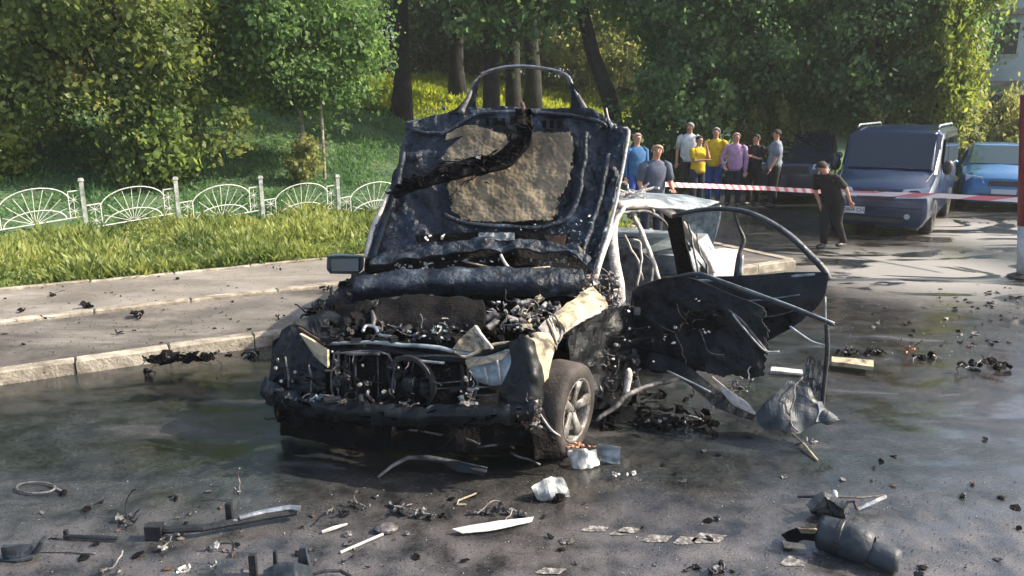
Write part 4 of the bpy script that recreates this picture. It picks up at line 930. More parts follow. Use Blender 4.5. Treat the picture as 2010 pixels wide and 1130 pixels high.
# wheels
def wheel(name, c, ax, m='tyre'):
    ax = Vector(ax).normalized(); c = Vector(c); r = .325
    t = MB().lathe(c, ax, [(.21, .10), (.225, .115), (.29, .12), (.315, .105), (r, .07), (r, 0), (r, -.07), (.315, -.105), (.29, -.12), (.21, -.11)], 40).build(name, M[m], wreck, True)
    rim = MB(); rim.lathe(c, ax, [(.225, .118), (.218, .122), (.205, .10), (.198, .06), (.195, -.1), (.21, -.11)], 40)
    rim.lathe(c, ax, [(0, .085), (.03, .085), (.045, .075), (.06, .06), (.06, .03), (0, .02)], 16)
    a = ax.orthogonal().normalized()
    if abs(a.z) > .5: a = ax.cross(a)
    b_ = ax.cross(a)
    for k in range(5):
        g = 2 * math.pi * k / 5 + .3; u_ = a * math.cos(g) + b_ * math.sin(g); v_ = ax.cross(u_)
        rim.tube([c + u_ * .03 + ax * .075, c + u_ * .12 + ax * .088, c + u_ * .205 + ax * .098], [.034, .036, .050], 8, .45, up=ax)
    ro = rim.build('rim', M['alloy'], t, True)
    MB().lathe(c, ax, [(0, .0), (.14, .0), (.14, .02), (0, .02)], 24).build('brake_disc', M['rust'], t)
    for k in range(5):
        g = 2 * math.pi * k / 5 + .9; MB().lathe(c + (a * math.cos(g) + b_ * math.sin(g)) * .032 + ax * .083, ax, [(0, .01), (.007, .01), (.007, 0)], 6).build('wheel_nut', M['ashdark'], ro)
    return t
WA = Vector((.87, -.49, -.02))
wc = A(1118, 808, 5.26) - WA * .06; wc.z = .325
wheel('wheel', wc, WA)
wheel('wheel', (wc + PD * 1.62) * 1.0 + Vector((-.12, -.10, 0)), -PD, 'rubber')
wheel('wheel', B(3.55, .22, .325), -PD, 'rubber'); wheel('wheel', B(3.55, 1.6, .325), PD, 'rubber')
# dark flank behind the wheel
sh('inner_flank', [[(1105, 640, 5.35), (1160, 612, 5.75), (1230, 600, 6.3)], [(1115, 720, 5.5), (1175, 700, 5.85), (1240, 690, 6.3)], [(1150, 800, 5.7), (1190, 800, 5.9), (1245, 780, 6.3)]], 'char', .02, .05, 4, nu=26, nv=26, seed=61, fine=.01)
engine_cluster('flank_debris', 'char', 70, ['strip', 'shard', 'wire'], (1150, 620, 1250, 800, 5.75, 6.1), (.03, .08), 62)
engine_cluster('flank_debris', 'ashdark', 24, ['shard', 'wire'], (1150, 600, 1250, 800, 5.7, 6.0), (.015, .04), 63)
engine_cluster('flank_fleck', 'white', 10, ['shard'], (1150, 600, 1330, 720, 5.65, 5.9), (.010, .022), 64)
tb('damper', [(1228, 782, 5.7), (1234, 740, 5.72), (1232, 725, 5.74)], [.02, .03, .02], 'ash', wob=.01)
tb('control_arm', [(1170, 826, 5.6), (1210, 795, 5.65), (1240, 770, 5.7), (1330, 742, 5.9)], [.014, .02, .02, .02], 'ashdark', wob=.01)
engine_cluster('floor_debris', 'charrough', 50, ['strip', 'shard', 'wire'], (1180, 770, 1400, 835, 5.6, 6.4), (.03, .09), 65)

# rear door, swung fully open
rd = sh('rear_door', [[(1348, 545, 7.15), (1420, 545, 7.0), (1500, 542, 6.85), (1580, 535, 6.7), (1628, 538, 6.6)],
                      [(1360, 585, 7.1), (1430, 590, 6.95), (1500, 592, 6.8), (1580, 585, 6.66), (1622, 570, 6.6)],
                      [(1370, 640, 7.1), (1430, 640, 6.95), (1500, 634, 6.85), (1560, 622, 6.7), (1604, 604, 6.62)],
                      [(1385, 672, 7.1), (1440, 680, 6.95), (1500, 672, 6.85), (1540, 652, 6.75), (1572, 628, 6.68)]], 'glossblack', .05, .02, 4, nu=36, nv=20, seed=71, smooth=True)
tb('window_frame', [(1322, 424, 7.35), (1350, 416, 7.25), (1400, 410, 7.1), (1452, 413, 6.98), (1500, 430, 6.88), (1550, 462, 6.78), (1590, 500, 6.7), (1618, 530, 6.62), (1628, 550, 6.6)], [.03, .03, .034, .036, .04, .042, .044, .046, .04], 'bluegrey', parent=rd, flat=.7, sub=5)
tb('window_divider', [(1440, 414, 7.0), (1450, 445, 6.98), (1460, 472, 6.97), (1450, 500, 6.95), (1444, 542, 6.95)], [.012, .014, .022, .016, .02], 'rubber', parent=rd)
tb('divider_trim', [(1456, 500, 6.94), (1453, 542, 6.93)], .020, 'mesh', parent=rd)
tb('window_ledge', [(1358, 552, 7.05), (1440, 548, 6.93), (1520, 545, 6.78), (1600, 538, 6.62)], [.014, .016, .016, .012], 'panelgrey', parent=rd, wob=.006)
tb('door_crease', [(1420, 592, 6.88), (1500, 588, 6.74), (1570, 578, 6.6)], [.004, .008, .004], 'panelgrey', parent=rd)
sh('door_inner_edge', [[(1314, 430, 7.5), (1342, 426, 7.4)], [(1322, 490, 7.4), (1352, 490, 7.3)], [(1334, 560, 7.3), (1372, 556, 7.2)]], 'charrough', .03, .025, 6, parent=rd)
tb('limp_strap', [(1368, 460, 7.5), (1376, 500, 7.4), (1392, 545, 7.25)], .010, 'ashdark', parent=rd, wob=.03)
tb('door_seal', [(1352, 440, 7.5), (1362, 490, 7.4), (1372, 548, 7.3)], .012, 'ashdark', parent=rd, wob=.02)
# front door, hanging out and twisted
def fdmask(u, v):
    if u < .05 and v < .2: return False
    e = .09 * nz((u * 5, v * 5, 0), 1.7, 2) + .05 * nz((u * 13, v * 13, 0), 1.7, 2)
    if v > .86 + e or u > .95 + e * .6: return False
    if v > .9 + .08 * math.sin(u * 9): return False
    return True
fd = sh('front_door', [[(1242, 574, 6.35), (1290, 552, 6.22), (1340, 545, 6.08), (1380, 552, 5.98), (1440, 580, 5.88), (1516, 612, 5.76)],
                       [(1238, 630, 6.32), (1290, 620, 6.2), (1345, 614, 6.06), (1400, 622, 5.94), (1450, 646, 5.86), (1522, 686, 5.76)],
                       [(1240, 690, 6.3), (1290, 690, 6.18), (1345, 692, 6.04), (1400, 700, 5.92), (1455, 712, 5.84), (1512, 716, 5.76)],
                       [(1248, 735, 6.3), (1290, 745, 6.16), (1345, 748, 6.02), (1400, 750, 5.92), (1455, 752, 5.84), (1508, 748, 5.76)]], 'char', .05, .03, 5, nu=88, nv=60, seed=73, mask=fdmask, fine=.006)
tb('window_frame', [(1240, 600, 6.34), (1246, 574, 6.32), (1262, 560, 6.28), (1320, 546, 6.12), (1370, 538, 5.98), (1420, 555, 5.88), (1480, 578, 5.78), (1540, 598, 5.68), (1590, 618, 5.6), (1638, 638, 5.52)], [.014, .014, .016, .016, .018, .018, .018, .018, .016, .01], 'bluegrey', parent=fd, sub=5)
tb('frame_chrome', [(1372, 534, 5.95), (1440, 558, 5.82), (1500, 580, 5.72), (1560, 602, 5.62), (1638, 634, 5.5)], .007, 'panelgrey', parent=fd)
tb('frame_post', [(1622, 636, 5.53), (1624, 690, 5.52), (1618, 750, 5.5), (1614, 800, 5.48)], [.022, .026, .024, .02], 'rubber', parent=fd, flat=.6)
tb('thin_post', [(1620, 582, 5.56), (1621, 640, 5.54)], .006, 'panelgrey', parent=fd)
tb('lower_frame', [(1430, 608, 5.84), (1455, 628, 5.8), (1480, 660, 5.76), (1505, 690, 5.72)], [.006, .012, .012, .01], 'ashdark', parent=fd, wob=.01)
tb('lower_frame_edge', [(1438, 616, 5.78), (1470, 656, 5.74), (1500, 688, 5.7), (1530, 690, 5.68)], .008, 'mesh', parent=fd, wob=.006)
tb('lower_frame_edge', [(1550, 640, 5.66), (1590, 668, 5.6), (1618, 678, 5.55)], .008, 'panelgrey', parent=fd)
sh('torn_door_skin', [[(1584, 700, 5.6), (1616, 692, 5.55)], [(1576, 740, 5.6), (1614, 740, 5.53)], [(1580, 780, 5.6), (1612, 790, 5.5)]], 'ashdark', .008, .03, 8, parent=fd, mask=lambda u, v: nz((u, v, 0), 6, 2) > -.12, nu=14, nv=20)
b = MB()
for k in range(40): b.shard(A(1370 + rng.uniform(-30, 55), 630 + rng.uniform(-28, 30), 5.86), rng.uniform(.02, .05), rng)
for k in range(16): b.wire(A(1370 + rng.uniform(-30, 40), 620 + rng.uniform(-28, 30), 5.84), rng.uniform(.1, .25), .006, rng)
b.build('door_trim_remnant', M['charrough'], fd, kind='stuff')
b = MB()
for x, y in ((1366, 586), (1372, 590), (1385, 652), (1380, 645), (1392, 650), (1304, 665), (1322, 672), (1305, 660)): b.shard(A(x, y, 5.82), rng.uniform(.012, .026), rng)
b.build('door_fleck', M['white'], fd, kind='stuff')
for (x, y, d) in ((1250, 610, 6.25), (1246, 690, 6.25)): MB().box(A(x, y, d), (.05, .05, .06)).build('hinge', M['ashdark'], fd)
tb('door_wire', [(1330, 600, 5.98), (1350, 640, 5.9), (1380, 650, 5.84), (1390, 690, 5.82), (1420, 700, 5.8)], .004, 'ashdark', parent=fd, wob=.05)
tb('door_wire', [(1300, 640, 6.05), (1330, 660, 5.96), (1345, 700, 5.92), (1340, 740, 5.92)], .004, 'ashdark', parent=fd, wob=.05)
tb('door_crease', [(1400, 612, 6.82), (1500, 622, 6.7), (1570, 606, 6.58)], .004, 'ashdark', parent=rd)
# torn sill blade and crumpled panel at the end of the door
bl = sh('torn_sill_blade', [[(1276, 692, 6.0), (1330, 706, 5.85), (1380, 742, 5.7), (1430, 780, 5.6), (1486, 812, 5.5)], [(1268, 724, 5.98), (1322, 736, 5.82), (1372, 770, 5.66), (1420, 806, 5.56), (1478, 824, 5.48)]], 'char', .012, .016, 5, nu=30, nv=6, seed=81)
tb('blade_edge', [(1310, 728, 5.78), (1360, 752, 5.66), (1395, 770, 5.6)], .009, 'panelgrey', parent=bl)
sh('bare_blade_end', [[(1400, 738, 5.6), (1430, 764, 5.54), (1466, 790, 5.48), (1484, 810, 5.46)], [(1404, 746, 5.6), (1436, 790, 5.54), (1464, 806, 5.48), (1482, 814, 5.46)]], 'ash', .006, .008, 8, parent=bl)
cp = sh('crumpled_panel', [[(1486, 812, 5.5), (1528, 772, 5.5), (1560, 744, 5.55), (1596, 770, 5.5), (1640, 820, 5.45)],
                           [(1488, 832, 5.45), (1530, 806, 5.42), (1566, 800, 5.42), (1600, 812, 5.4), (1640, 824, 5.4)],
                           [(1500, 846, 5.42), (1535, 846, 5.38), (1566, 850, 5.36), (1594, 838, 5.38), (1622, 826, 5.4)]], 'bluegrey', .008, .035, 5, nu=30, nv=16, seed=82)
sh('pale_torn_corner', [[(1604, 788, 5.42), (1612, 788, 5.42)], [(1606, 808, 5.4), (1624, 812, 5.4)], [(1600, 828, 5.38), (1648, 824, 5.4)]], 'mesh', .006, .01, 8, parent=cp)
tb('panel_wire', [(1576, 740, 5.5), (1558, 780, 5.42), (1556, 830, 5.36), (1566, 846, 5.34)], .006, 'ashdark', parent=cp, wob=.03)
engine_cluster('panel_scrap', 'ashdark', 20, ['shard', 'wire'], (1430, 740, 1480, 770, 5.5, 5.6), (.015, .04), 83)
sh('underbody_plate', [[(1376, 765, 5.85), (1400, 770, 5.8)], [(1380, 800, 5.85), (1402, 805, 5.8)]], 'ash', .008, .01, 8)
# ------------------------------------------------------------------ vehicles behind
def glassmat(n, c): return mat(n, c, None, .05, 0, spec=.9)
M['vanpaint'] = mat('dark_blue_van_paint', (.008, .022, .06), None, .25, .2, coat=.25)
M['carblue'] = mat('bright_blue_car_paint', (.02, .13, .30), None, .25, .3, coat=.5)
M['darkcar'] = mat('dark_car_paint', (.018, .032, .055), None, .25, .3, coat=.6)
M['vglass'] = glassmat('tinted_window', (.008, .014, .024)); M['cglass'] = glassmat('pale_windscreen', (.02, .05, .06))
M['lens'] = mat('headlamp_lens', (.45, .48, .5), None, .08, .4, spec=.8)
M['plate'] = mat('number_plate', (.55, .58, .6), None, .4)
M['tail'] = mat('red_lamp', (.35, .01, .01), None, .2)
def vehicle(name, label, cat, loc, yaw, secs, paint, glass, wb, L_, W_, feats):
    """secs: side profile stations (y from the nose, z sill, z belt, z top, half width low, half width top)"""
    root = empty(name, loc, label, cat)
    Rz = Matrix.Rotation(yaw, 3, 'Z')
    T = lambda x, y, z: Vector(loc) + Rz @ Vector((x, y, z))
    b = MB(); S = []
    for y, z0, zb, zt, wl, wt in secs:
        zr = max(zt - .07, zb)
        S.append([T(-wl * .9, y, z0), T(wl * .9, y, z0), T(wl, y, z0 + .18), T(wl, y, (z0 + zb) / 2 + .1), T(wl * .97, y, zb), T(wt, y, zr), T(wt * .86, y, zt), T(0, y, zt + .015),
                  T(-wt * .86, y, zt), T(-wt, y, zr), T(-wl * .97, y, zb), T(-wl, y, (z0 + zb) / 2 + .1), T(-wl, y, z0 + .18)])
    loft(b, S); body = b.build('body', M[paint], root)
    md = body.modifiers.new('b', 'BEVEL'); md.width = .03; md.segments = 2; md.limit_method = 'ANGLE'; md.angle_limit = R(28)
    for p in body.data.polygons: p.use_smooth = True
    for (pts, m, nm) in feats(T):
        cc = Vector(loc) + Vector((0, 0, .9)) + Rz @ Vector((0, L_ / 2, 0)); mid_ = sum(pts, Vector()) / len(pts); out_ = (pts[1] - pts[0]).cross(pts[2] - pts[0]).normalized(); out_ = out_ if out_.dot(mid_ - cc) > 0 else -out_; pts = [p + out_ * .035 for p in pts]
        bb = MB(); n = len(pts); bb.add(pts + [p + (Vector(loc) + Vector((0, 0, .9)) + Rz @ Vector((0, L_ / 2, 0)) - p).normalized() * .03 for p in pts], [tuple(range(n)), tuple(range(2 * n - 1, n - 1, -1))] + [(i, n + i, n + (i + 1) % n, (i + 1) % n) for i in range(n)])
        bb.build(nm, M[m], root)
    for sx in (-1, 1):
        for y in wb:
            c = T(sx * (W_ / 2 - .1), y, .33); ax = Rz @ Vector((sx, 0, 0))
            t = MB().lathe(c, ax, [(.0, .02), (.2, .03), (.21, .1), (.29, .115), (.33, .09), (.33, -.09), (.29, -.11), (0, -.11)], 24).build('wheel', M['tyre'], root, True)
            rm = MB().lathe(c, ax, [(0, .06), (.04, .06), (.05, .05), (.05, .02)], 12)
            a = Vector((0, 0, 1)); b_ = ax.cross(a)
            for k in range(5):
                g = 2 * math.pi * k / 5; u_ = a * math.cos(g) + b_ * math.sin(g); rm.tube([c + ax * .05, c + ax * .08 + u_ * .2], .022, 5)
            rm.build('rim', M['alloy'], t, True)
    return root, T
VY = R(34)
def vanfeats(T):
    W = .86
    f = [([T(-.74, .93, 1.17), T(.74, .93, 1.17), T(.74, 1.42, 1.81), T(-.74, 1.42, 1.81)], 'vglass', 'windscreen'),
         ([T(.32, -.045, .70), T(.82, -.01, .72), T(.84, .10, .90), T(.45, .02, .86)], 'lens', 'headlamp'), ([T(-.82, -.01, .72), T(-.32, -.045, .70), T(-.45, .02, .86), T(-.84, .10, .90)], 'lens', 'headlamp'),
         ([T(-.28, -.07, .68), T(.28, -.07, .68), T(.26, -.05, .86), T(-.26, -.05, .86)], 'rubber', 'grille'),
         ([T(-.5, -.09, .28), T(.5, -.09, .28), T(.5, -.09, .36), T(-.5, -.09, .36)], 'rubber', 'lower_intake')]
    for y0, y1 in ((1.35, 2.1), (2.2, 3.3), (3.4, 4.5)):
        for s in (-1, 1):
            q = [T(s * .872, y0, 1.2), T(s * .872, y1, 1.2), T(s * .845, y1, 1.74), T(s * .845, y0 + (.25 if y0 < 2 else 0), 1.74)]
            f.append((q if s > 0 else q[::-1], 'vglass', 'side_window'))
    return f
vloc = (6.72, 14.1, 0)
van, T = vehicle('parked_van', 'dark blue van with roof rails parked facing the street behind the barrier tape', 'van', vloc, -VY,
    [(-.06, .2, .5, .62, .80, .74), (.0, .2, .72, .86, .86, .78), (.3, .2, .95, 1.02, .89, .80), (.9, .2, 1.1, 1.15, .89, .80), (1.5, .2, 1.15, 1.87, .90, .83), (2.0, .2, 1.15, 1.93, .90, .83), (4.5, .2, 1.15, 1.93, .90, .83), (4.72, .25, 1.15, 1.84, .87, .74)], 'vanpaint', 'vglass', (.85, 3.75), 4.75, 1.78, vanfeats)
for s in (-1, 1):
    MB().tube([T(s * .72, 1.6, 1.93), T(s * .72, 1.75, 1.98), T(s * .72, 4.2, 1.98), T(s * .72, 4.35, 1.93)], .022, 6).build('roof_rail', M['panelgrey'], van, True)
    MB().ell(T(s * 1.0, 1.2, 1.22), (.11, .07, .14), 10, 7).build('door_mirror', M['rubber'], van, True)
    MB().tube([T(s * .885, 1.5, 1.17), T(s * .885, 4.5, 1.17)], .012, 5).build('waist_trim', M['silver'], van)
for s in (-1, 1):
    for y in (1.3, 2.15, 3.35): MB().tube([T(s * .893, y, .45), T(s * .895, y, 1.1), T(s * .86, y, 1.35), T(s * .80, y, 1.78)], .007, 4).build('door_seam', M['rubber'], van)
    MB().tube([T(s * .55, -.085, .40), T(s * .55, -.06, .40)], .05, 12).build('fog_lamp', M['lens'], van)
    MB().tube([T(s * .80, .9, 1.14), T(s * .74, .35, .99), T(s * .6, .02, .87)], .006, 4).build('bonnet_seam', M['rubber'], van)
    MB().tube([T(s * .45, .9, 1.19), T(s * .1, .88, 1.22)], .009, 5).build('wiper', M['rubber'], van)
MB().lathe(T(0, -.085, .78), (van.matrix_basis.to_3x3() @ Vector((0, 0, 0)) + (T(0, -1, 0) - T(0, 0, 0))), [(.05, 0), (.06, 0), (.06, .012), (.05, .012), (.05, 0)], 20).build('round_emblem', M['silver'], van)
MB().tube([T(-.8, -.085, .55), T(0, -.115, .55), T(.8, -.085, .55)], .008, 4).build('bumper_seam', M['rubber'], van)
MB().tube([T(.76, .92, 1.17), T(.70, 1.42, 1.82), T(.72, 1.7, 1.88)], [.028, .028, .02], 6).build('windscreen_post_glint', M['silver'], van, True)
MB().box(T(-.42, -.1, .47), (.52, .015, .12), Matrix.Rotation(-VY, 3, 'Z')).build('number_plate', M['plate'], van)
def text(s, size, T_, rot, m, parent, name='plate_lettering'):
    c = bpy.data.curves.new(name, 'FONT'); c.body = s; c.size = size; c.extrude = .001; c.align_x = 'CENTER'; c.align_y = 'CENTER'
    o = bpy.data.objects.new(name, c); COL.objects.link(o); ev = o.evaluated_get(bpy.context.evaluated_depsgraph_get()); me = bpy.data.meshes.new_from_object(ev); bpy.data.objects.remove(o)
    o = bpy.data.objects.new(name, me); COL.objects.link(o); me.materials.clear(); me.materials.append(M[m]); o.parent = parent
    o.location = Vector(T_) - ORG[parent.name]; o.rotation_euler = rot; ORG[o.name] = Vector(T_)
    return o
text('AA 0804 CH', .095, T(-.42, -.113, .47), (R(90), 0, -VY), 'rubber', van)
def carfeats(T):
    f = [([T(-.66, 1.0, .98), T(.66, 1.0, .98), T(.56, 1.62, 1.38), T(-.56, 1.62, 1.38)], 'cglass', 'windscreen'),
         ([T(.38, -.03, .60), T(.76, .1, .64), T(.76, .22, .78), T(.45, .05, .74)], 'lens', 'headlamp'), ([T(-.76, .1, .64), T(-.38, -.03, .60), T(-.45, .05, .74), T(-.76, .22, .78)], 'lens', 'headlamp'),
         ([T(-.33, -.06, .56), T(.33, -.06, .56), T(.3, -.04, .68), T(-.3, -.04, .68)], 'rubber', 'grille'), ([T(-.5, -.09, .24), T(.5, -.09, .24), T(.5, -.09, .36), T(-.5, -.09, .36)], 'rubber', 'lower_intake')]
    for y0, y1 in ((1.45, 2.3), (2.38, 3.2)):
        for s in (-1, 1):
            q = [T(s * .82, y0, .98), T(s * .82, y1, .98), T(s * .66, y1 - .1, 1.33), T(s * .67, y0 + .35, 1.33)]
            f.append((q if s > 0 else q[::-1], 'cglass', 'side_window'))
    return f
hatch = [(-.07, .18, .4, .55, .72, .66), (.0, .16, .55, .72, .82, .72), (.3, .16, .78, .84, .85, .74), (.95, .16, .93, .97, .85, .72), (1.65, .16, .95, 1.40, .85, .62), (2.3, .16, .95, 1.45, .85, .62), (3.2, .16, .95, 1.38, .85, .62), (3.8, .18, .92, 1.02, .84, .62), (4.1, .22, .85, .95, .80, .6)]
p = G(1925, 413); blue, T2 = vehicle('parked_car', 'bright blue car parked behind the tape next to the van, cut by the red pole', 'car', (p.x + .45, p.y, 0), -R(26), hatch, 'carblue', 'cglass', (.75, 3.2), 4.1, 1.7, carfeats)
MB().box(T2(0, -.11, .44), (.5, .015, .11), Matrix.Rotation(-R(26), 3, 'Z')).build('number_plate', M['plate'], blue)
for s in (-1, 1): MB().ell(T2(s * .95, 1.25, .98), (.1, .06, .08), 8, 6).build('door_mirror', M['carblue'], blue, True)
suv = [(-.05, .22, .6, .8, .78, .7), (.0, .2, .8, .95, .86, .78), (.4, .2, 1.0, 1.06, .89, .8), (1.0, .2, 1.08, 1.12, .89, .8), (1.6, .2, 1.1, 1.66, .89, .7), (2.1, .2, 1.1, 1.72, .89, .7), (4.0, .2, 1.1, 1.70, .89, .7), (4.4, .25, 1.05, 1.3, .87, .66)]
def suvfeats(T):
    f = [([T(-.70, 1.05, 1.12), T(.70, 1.05, 1.12), T(.62, 1.58, 1.62), T(-.62, 1.58, 1.62)], 'vglass', 'windscreen'),
         ([T(-.8, .06, .84), T(-.42, -.03, .82), T(-.45, .02, .94), T(-.8, .14, .96)], 'lens', 'headlamp'), ([T(.42, -.03, .82), T(.8, .06, .84), T(.8, .14, .96), T(.45, .02, .94)], 'lens', 'headlamp'),
         ([T(-.38, -.05, .72), T(.38, -.05, .72), T(.34, -.03, .9), T(-.34, -.03, .9)], 'rubber', 'grille')]
    for y0, y1 in ((1.5, 2.3), (2.4, 3.3)):
        for s in (-1, 1):
            q = [T(s * .872, y0, 1.14), T(s * .872, y1, 1.14), T(s * .74, y1, 1.6), T(s * .74, y0 + .3, 1.6)]
            f.append((q if s > 0 else q[::-1], 'vglass', 'side_window'))
    return f
sv, T3 = vehicle('parked_suv', 'near-black car half hidden between the grey-shirted onlooker and the van', 'car', (6.98, 19.1, 0), -R(24), suv, 'darkcar', 'vglass', (.8, 3.5), 4.4, 1.78, suvfeats)
for s in (-1, 1): MB().ell(T3(s * .98, 1.3, 1.12), (.1, .06, .09), 8, 6).build('door_mirror', M['darkcar'], sv, True)

# ------------------------------------------------------------------ buildings glimpsed beyond the trees
M['wallbeige'] = mat('weathered_beige_wall', (.22, .18, .13), (.36, .31, .24), .9, 0, .8, .3, 8)
M['wallblue'] = mat('pale_blue_render', (.42, .50, .54), (.55, .62, .64), .8, 0, .6, .2, 8)
M['win'] = mat('dark_window', (.03, .04, .05), None, .1, spec=.7)
def building(name, label, c, W, D_, H, floors, bays, m, yaw):
    root = empty(name, c, label, 'building'); Rz = Matrix.Rotation(yaw, 3, 'Z'); c = Vector(c)
    MB().box(c + Vector((0, 0, H / 2 - 1)), (W, D_, H + 2), Rz).build('wall', m, root)
    MB().box(c + Vector((0, 0, H + .15)), (W + .6, D_ + .6, .3), Rz).build('roof', M['kerb'], root)
    for f in range(floors):
        for k in range(bays):
            x = -W / 2 + (k + .5) * W / bays; z = 1.0 + f * (H / floors) + .7
            q = c + Rz @ Vector((x, -D_ / 2 - .02, 0)) + Vector((0, 0, z))
            wf = MB().box(q, (1.5, .1, 1.5), Rz).build('window_frame', M['white'], root)
            MB().box(q + Rz @ Vector((0, -.04, 0)), (1.3, .06, 1.3), Rz).build('pane', M['win'], wf)
        MB().box(c + Rz @ Vector((0, -D_ / 2 - .1, 0)) + Vector((0, 0, (f + 1) * (H / floors) - .2)), (W, .3, .25), Rz).build('cornice', M['kerb'], root)
building('pale_blue_building', 'pale blue building glimpsed at the upper right corner above the willow', (25.6, 37, .5), 7, 8, 9, 3, 3, M['wallblue'], -R(35))

# ------------------------------------------------------------------ people
def cloth(name, c, c2=None): 
    M[name] = mat(name, c, c2 or tuple(x * .7 for x in c), .9, 0, 9, .3, 30); return name
cloth('yellow_cloth', (.62, .42, .02)); cloth('royal_cloth', (.03, .08, .32)); cloth('lilac_cloth', (.42, .26, .42)); cloth('greyblue_cloth', (.22, .27, .33))
cloth('white_cloth', (.62, .62, .64)); cloth('black_cloth', (.012, .012, .014)); cloth('navy_cloth', (.02, .025, .05)); cloth('slate_cloth', (.09, .11, .16)); cloth('paleblue_cloth', (.30, .50, .72)); cloth('blue_cloth', (.03, .12, .28)); cloth('darkbrown_cloth', (.035, .025, .025))
M['hair_dark'] = mat('dark_hair', (.02, .014, .01), None, .8); M['hair_grey'] = mat('grey_hair', (.22, .21, .2), None, .8); M['hair_fair'] = mat('thin_fair_hair', (.32, .24, .18), None, .8)
def person(label, loc, yaw, H, shirt, trousers, hair='hair_dark', bend=0.0, arms=None, legs=None, bald=False, sleeve=1, headtilt=0.0, long_hair=False, headyaw=0.0):
    """figure facing local -Y; arms: two (elbow, wrist) offsets from the shoulder in trunk space"""
    k = H / 1.76; root = empty('person', loc, label, 'person', rz=yaw)
    Rb = Matrix.Rotation(bend, 3, 'X'); hip = Vector((0, 0, .93))
    def U(x, y, z): return hip + Rb @ (Vector((x, y, z)) - hip)          # trunk point
    arms = arms or [((.05, .02, -.29), (.06, -.05, -.54)), ((.05, .02, -.29), (.06, -.05, -.54))]
    legs = legs or [((.10, -.01, .50), (.11, .01, .09)), ((.10, -.01, .50), (.11, .01, .09))]
    vs = []; es = []; rad = []
    def v(p, r, frm=None):
        vs.append(Vector(p) * k); rad.append((r[0] * k, r[1] * k) if isinstance(r, tuple) else (r * k, r * k))
        if frm is not None: es.append((frm, len(vs) - 1))
        return len(vs) - 1
    pel = v((0, 0, .95), (.14, .10)); wa = v(U(0, 0, 1.10), (.125, .09), pel); ch = v(U(0, 0, 1.30), (.14, .10), wa); nb = v(U(0, .01, 1.45), (.07, .06), ch)
    nk = v(U(0, .0, 1.52), (.052, .052), nb)
    hc = U(0, -.015, 1.625); Rh = Rb @ Matrix.Rotation(headtilt, 3, 'X') @ Matrix.Rotation(headyaw, 3, 'Z')
    v(hc + Rh @ Vector((0, 0, -.06)), (.06, .07), nk); hm = v(hc + Rh @ Vector((0, 0, .015)), (.078, .09), nk + 1); v(hc + Rh @ Vector((0, .005, .085)), (.06, .068), hm)
    sh_b = MB(); sl = []
    skin_b = MB()
    for i, sx in enumerate((-1, 1)):
        s0 = U(sx * .185, 0, 1.40); e = s0 + Rb @ Vector((sx * arms[i][0][0], arms[i][0][1], arms[i][0][2])); wr = s0 + Rb @ Vector((sx * arms[i][1][0], arms[i][1][1], arms[i][1][2]))
        a = v(s0, .052, ch); b_ = v(e, .040, a); c_ = v(wr, .026, b_)
        d = (wr - e).normalized(); side = d.cross(Vector((0, 0, 1)) if abs(d.z) < .8 else Vector((0, 1, 0))).normalized(); side = side if side.length > .1 else Vector((1, 0, 0))
        pm = v(wr + d * .06, (.034, .020), c_)
        for q, (o_, ln) in enumerate(((-.028, .06), (-.010, .075), (.010, .07), (.028, .055))):
            p0 = wr + d * .085 + side * o_; p1 = p0 + d * ln * .6 ; p2 = p1 + (d + Vector((0, -.4, 0))).normalized() * ln * .5
            skin_b.tube([(wr + d * .05 + side * o_ * .8) * k, p0 * k, p1 * k, p2 * k], [.011 * k, .010 * k, .009 * k, .007 * k], 5)
        skin_b.tube([(wr + d * .03 + side * .02) * k, (wr + d * .06 + side * .05) * k, (wr + d * .09 + side * .052) * k], [.012 * k, .010 * k, .008 * k], 5)
        if sleeve == 1: end = s0.lerp(e, .85); sh_b.tube([(s0 + Vector((-sx * .05, 0, .02))) * k, s0 * k, end * k], [.066 * k, .068 * k, .060 * k], 10)
        else: sh_b.tube([(s0 + Vector((-sx * .05, 0, .02))) * k, s0 * k, e * k, wr * k], [.066 * k, .064 * k, .052 * k, .040 * k], 10)
    tr = MB(); 
    for i, sx in enumerate((-1, 1)):
        hp = Vector((sx * .09, 0, .90)); kn = Vector((sx * legs[i][0][0], legs[i][0][1], legs[i][0][2])); an = Vector((sx * legs[i][1][0], legs[i][1][1], legs[i][1][2]))
        a = v(hp, .085, pel); b_ = v(kn, .055, a); c_ = v(an, .038, b_)
        v(an + Vector((0, -.10, -.05)), (.035, .03), c_)
        tr.tube([hp * k + Vector((0, 0, .06 * k)), hp * k, hp.lerp(kn, .5) * k, kn * k, kn.lerp(an, .5) * k, (an + Vector((0, 0, .0))) * k], [.09 * k, .108 * k, .092 * k, .075 * k, .066 * k, .058 * k], 12)
        so_ = MB(); so_.ell((an + Vector((0, -.07, -.045))) * k, (.048 * k, .135 * k, .045 * k), 10, 6)
        o = so_.build('shoe', M['rubber'], root, True, org=(0, 0, 0))
    rings = []; 
    for (z, rx, ry) in ((.80, .165, .125), (.90, .168, .128), (1.0, .158, .118)):
        rings.append([(Vector((rx * math.cos(2 * math.pi * j / 14), ry * math.sin(2 * math.pi * j / 14), z))) * k for j in range(14)])
    loft(tr, rings)
    tr.build('trousers', M[trousers], root, True, org=(0, 0, 0))
    rings = []
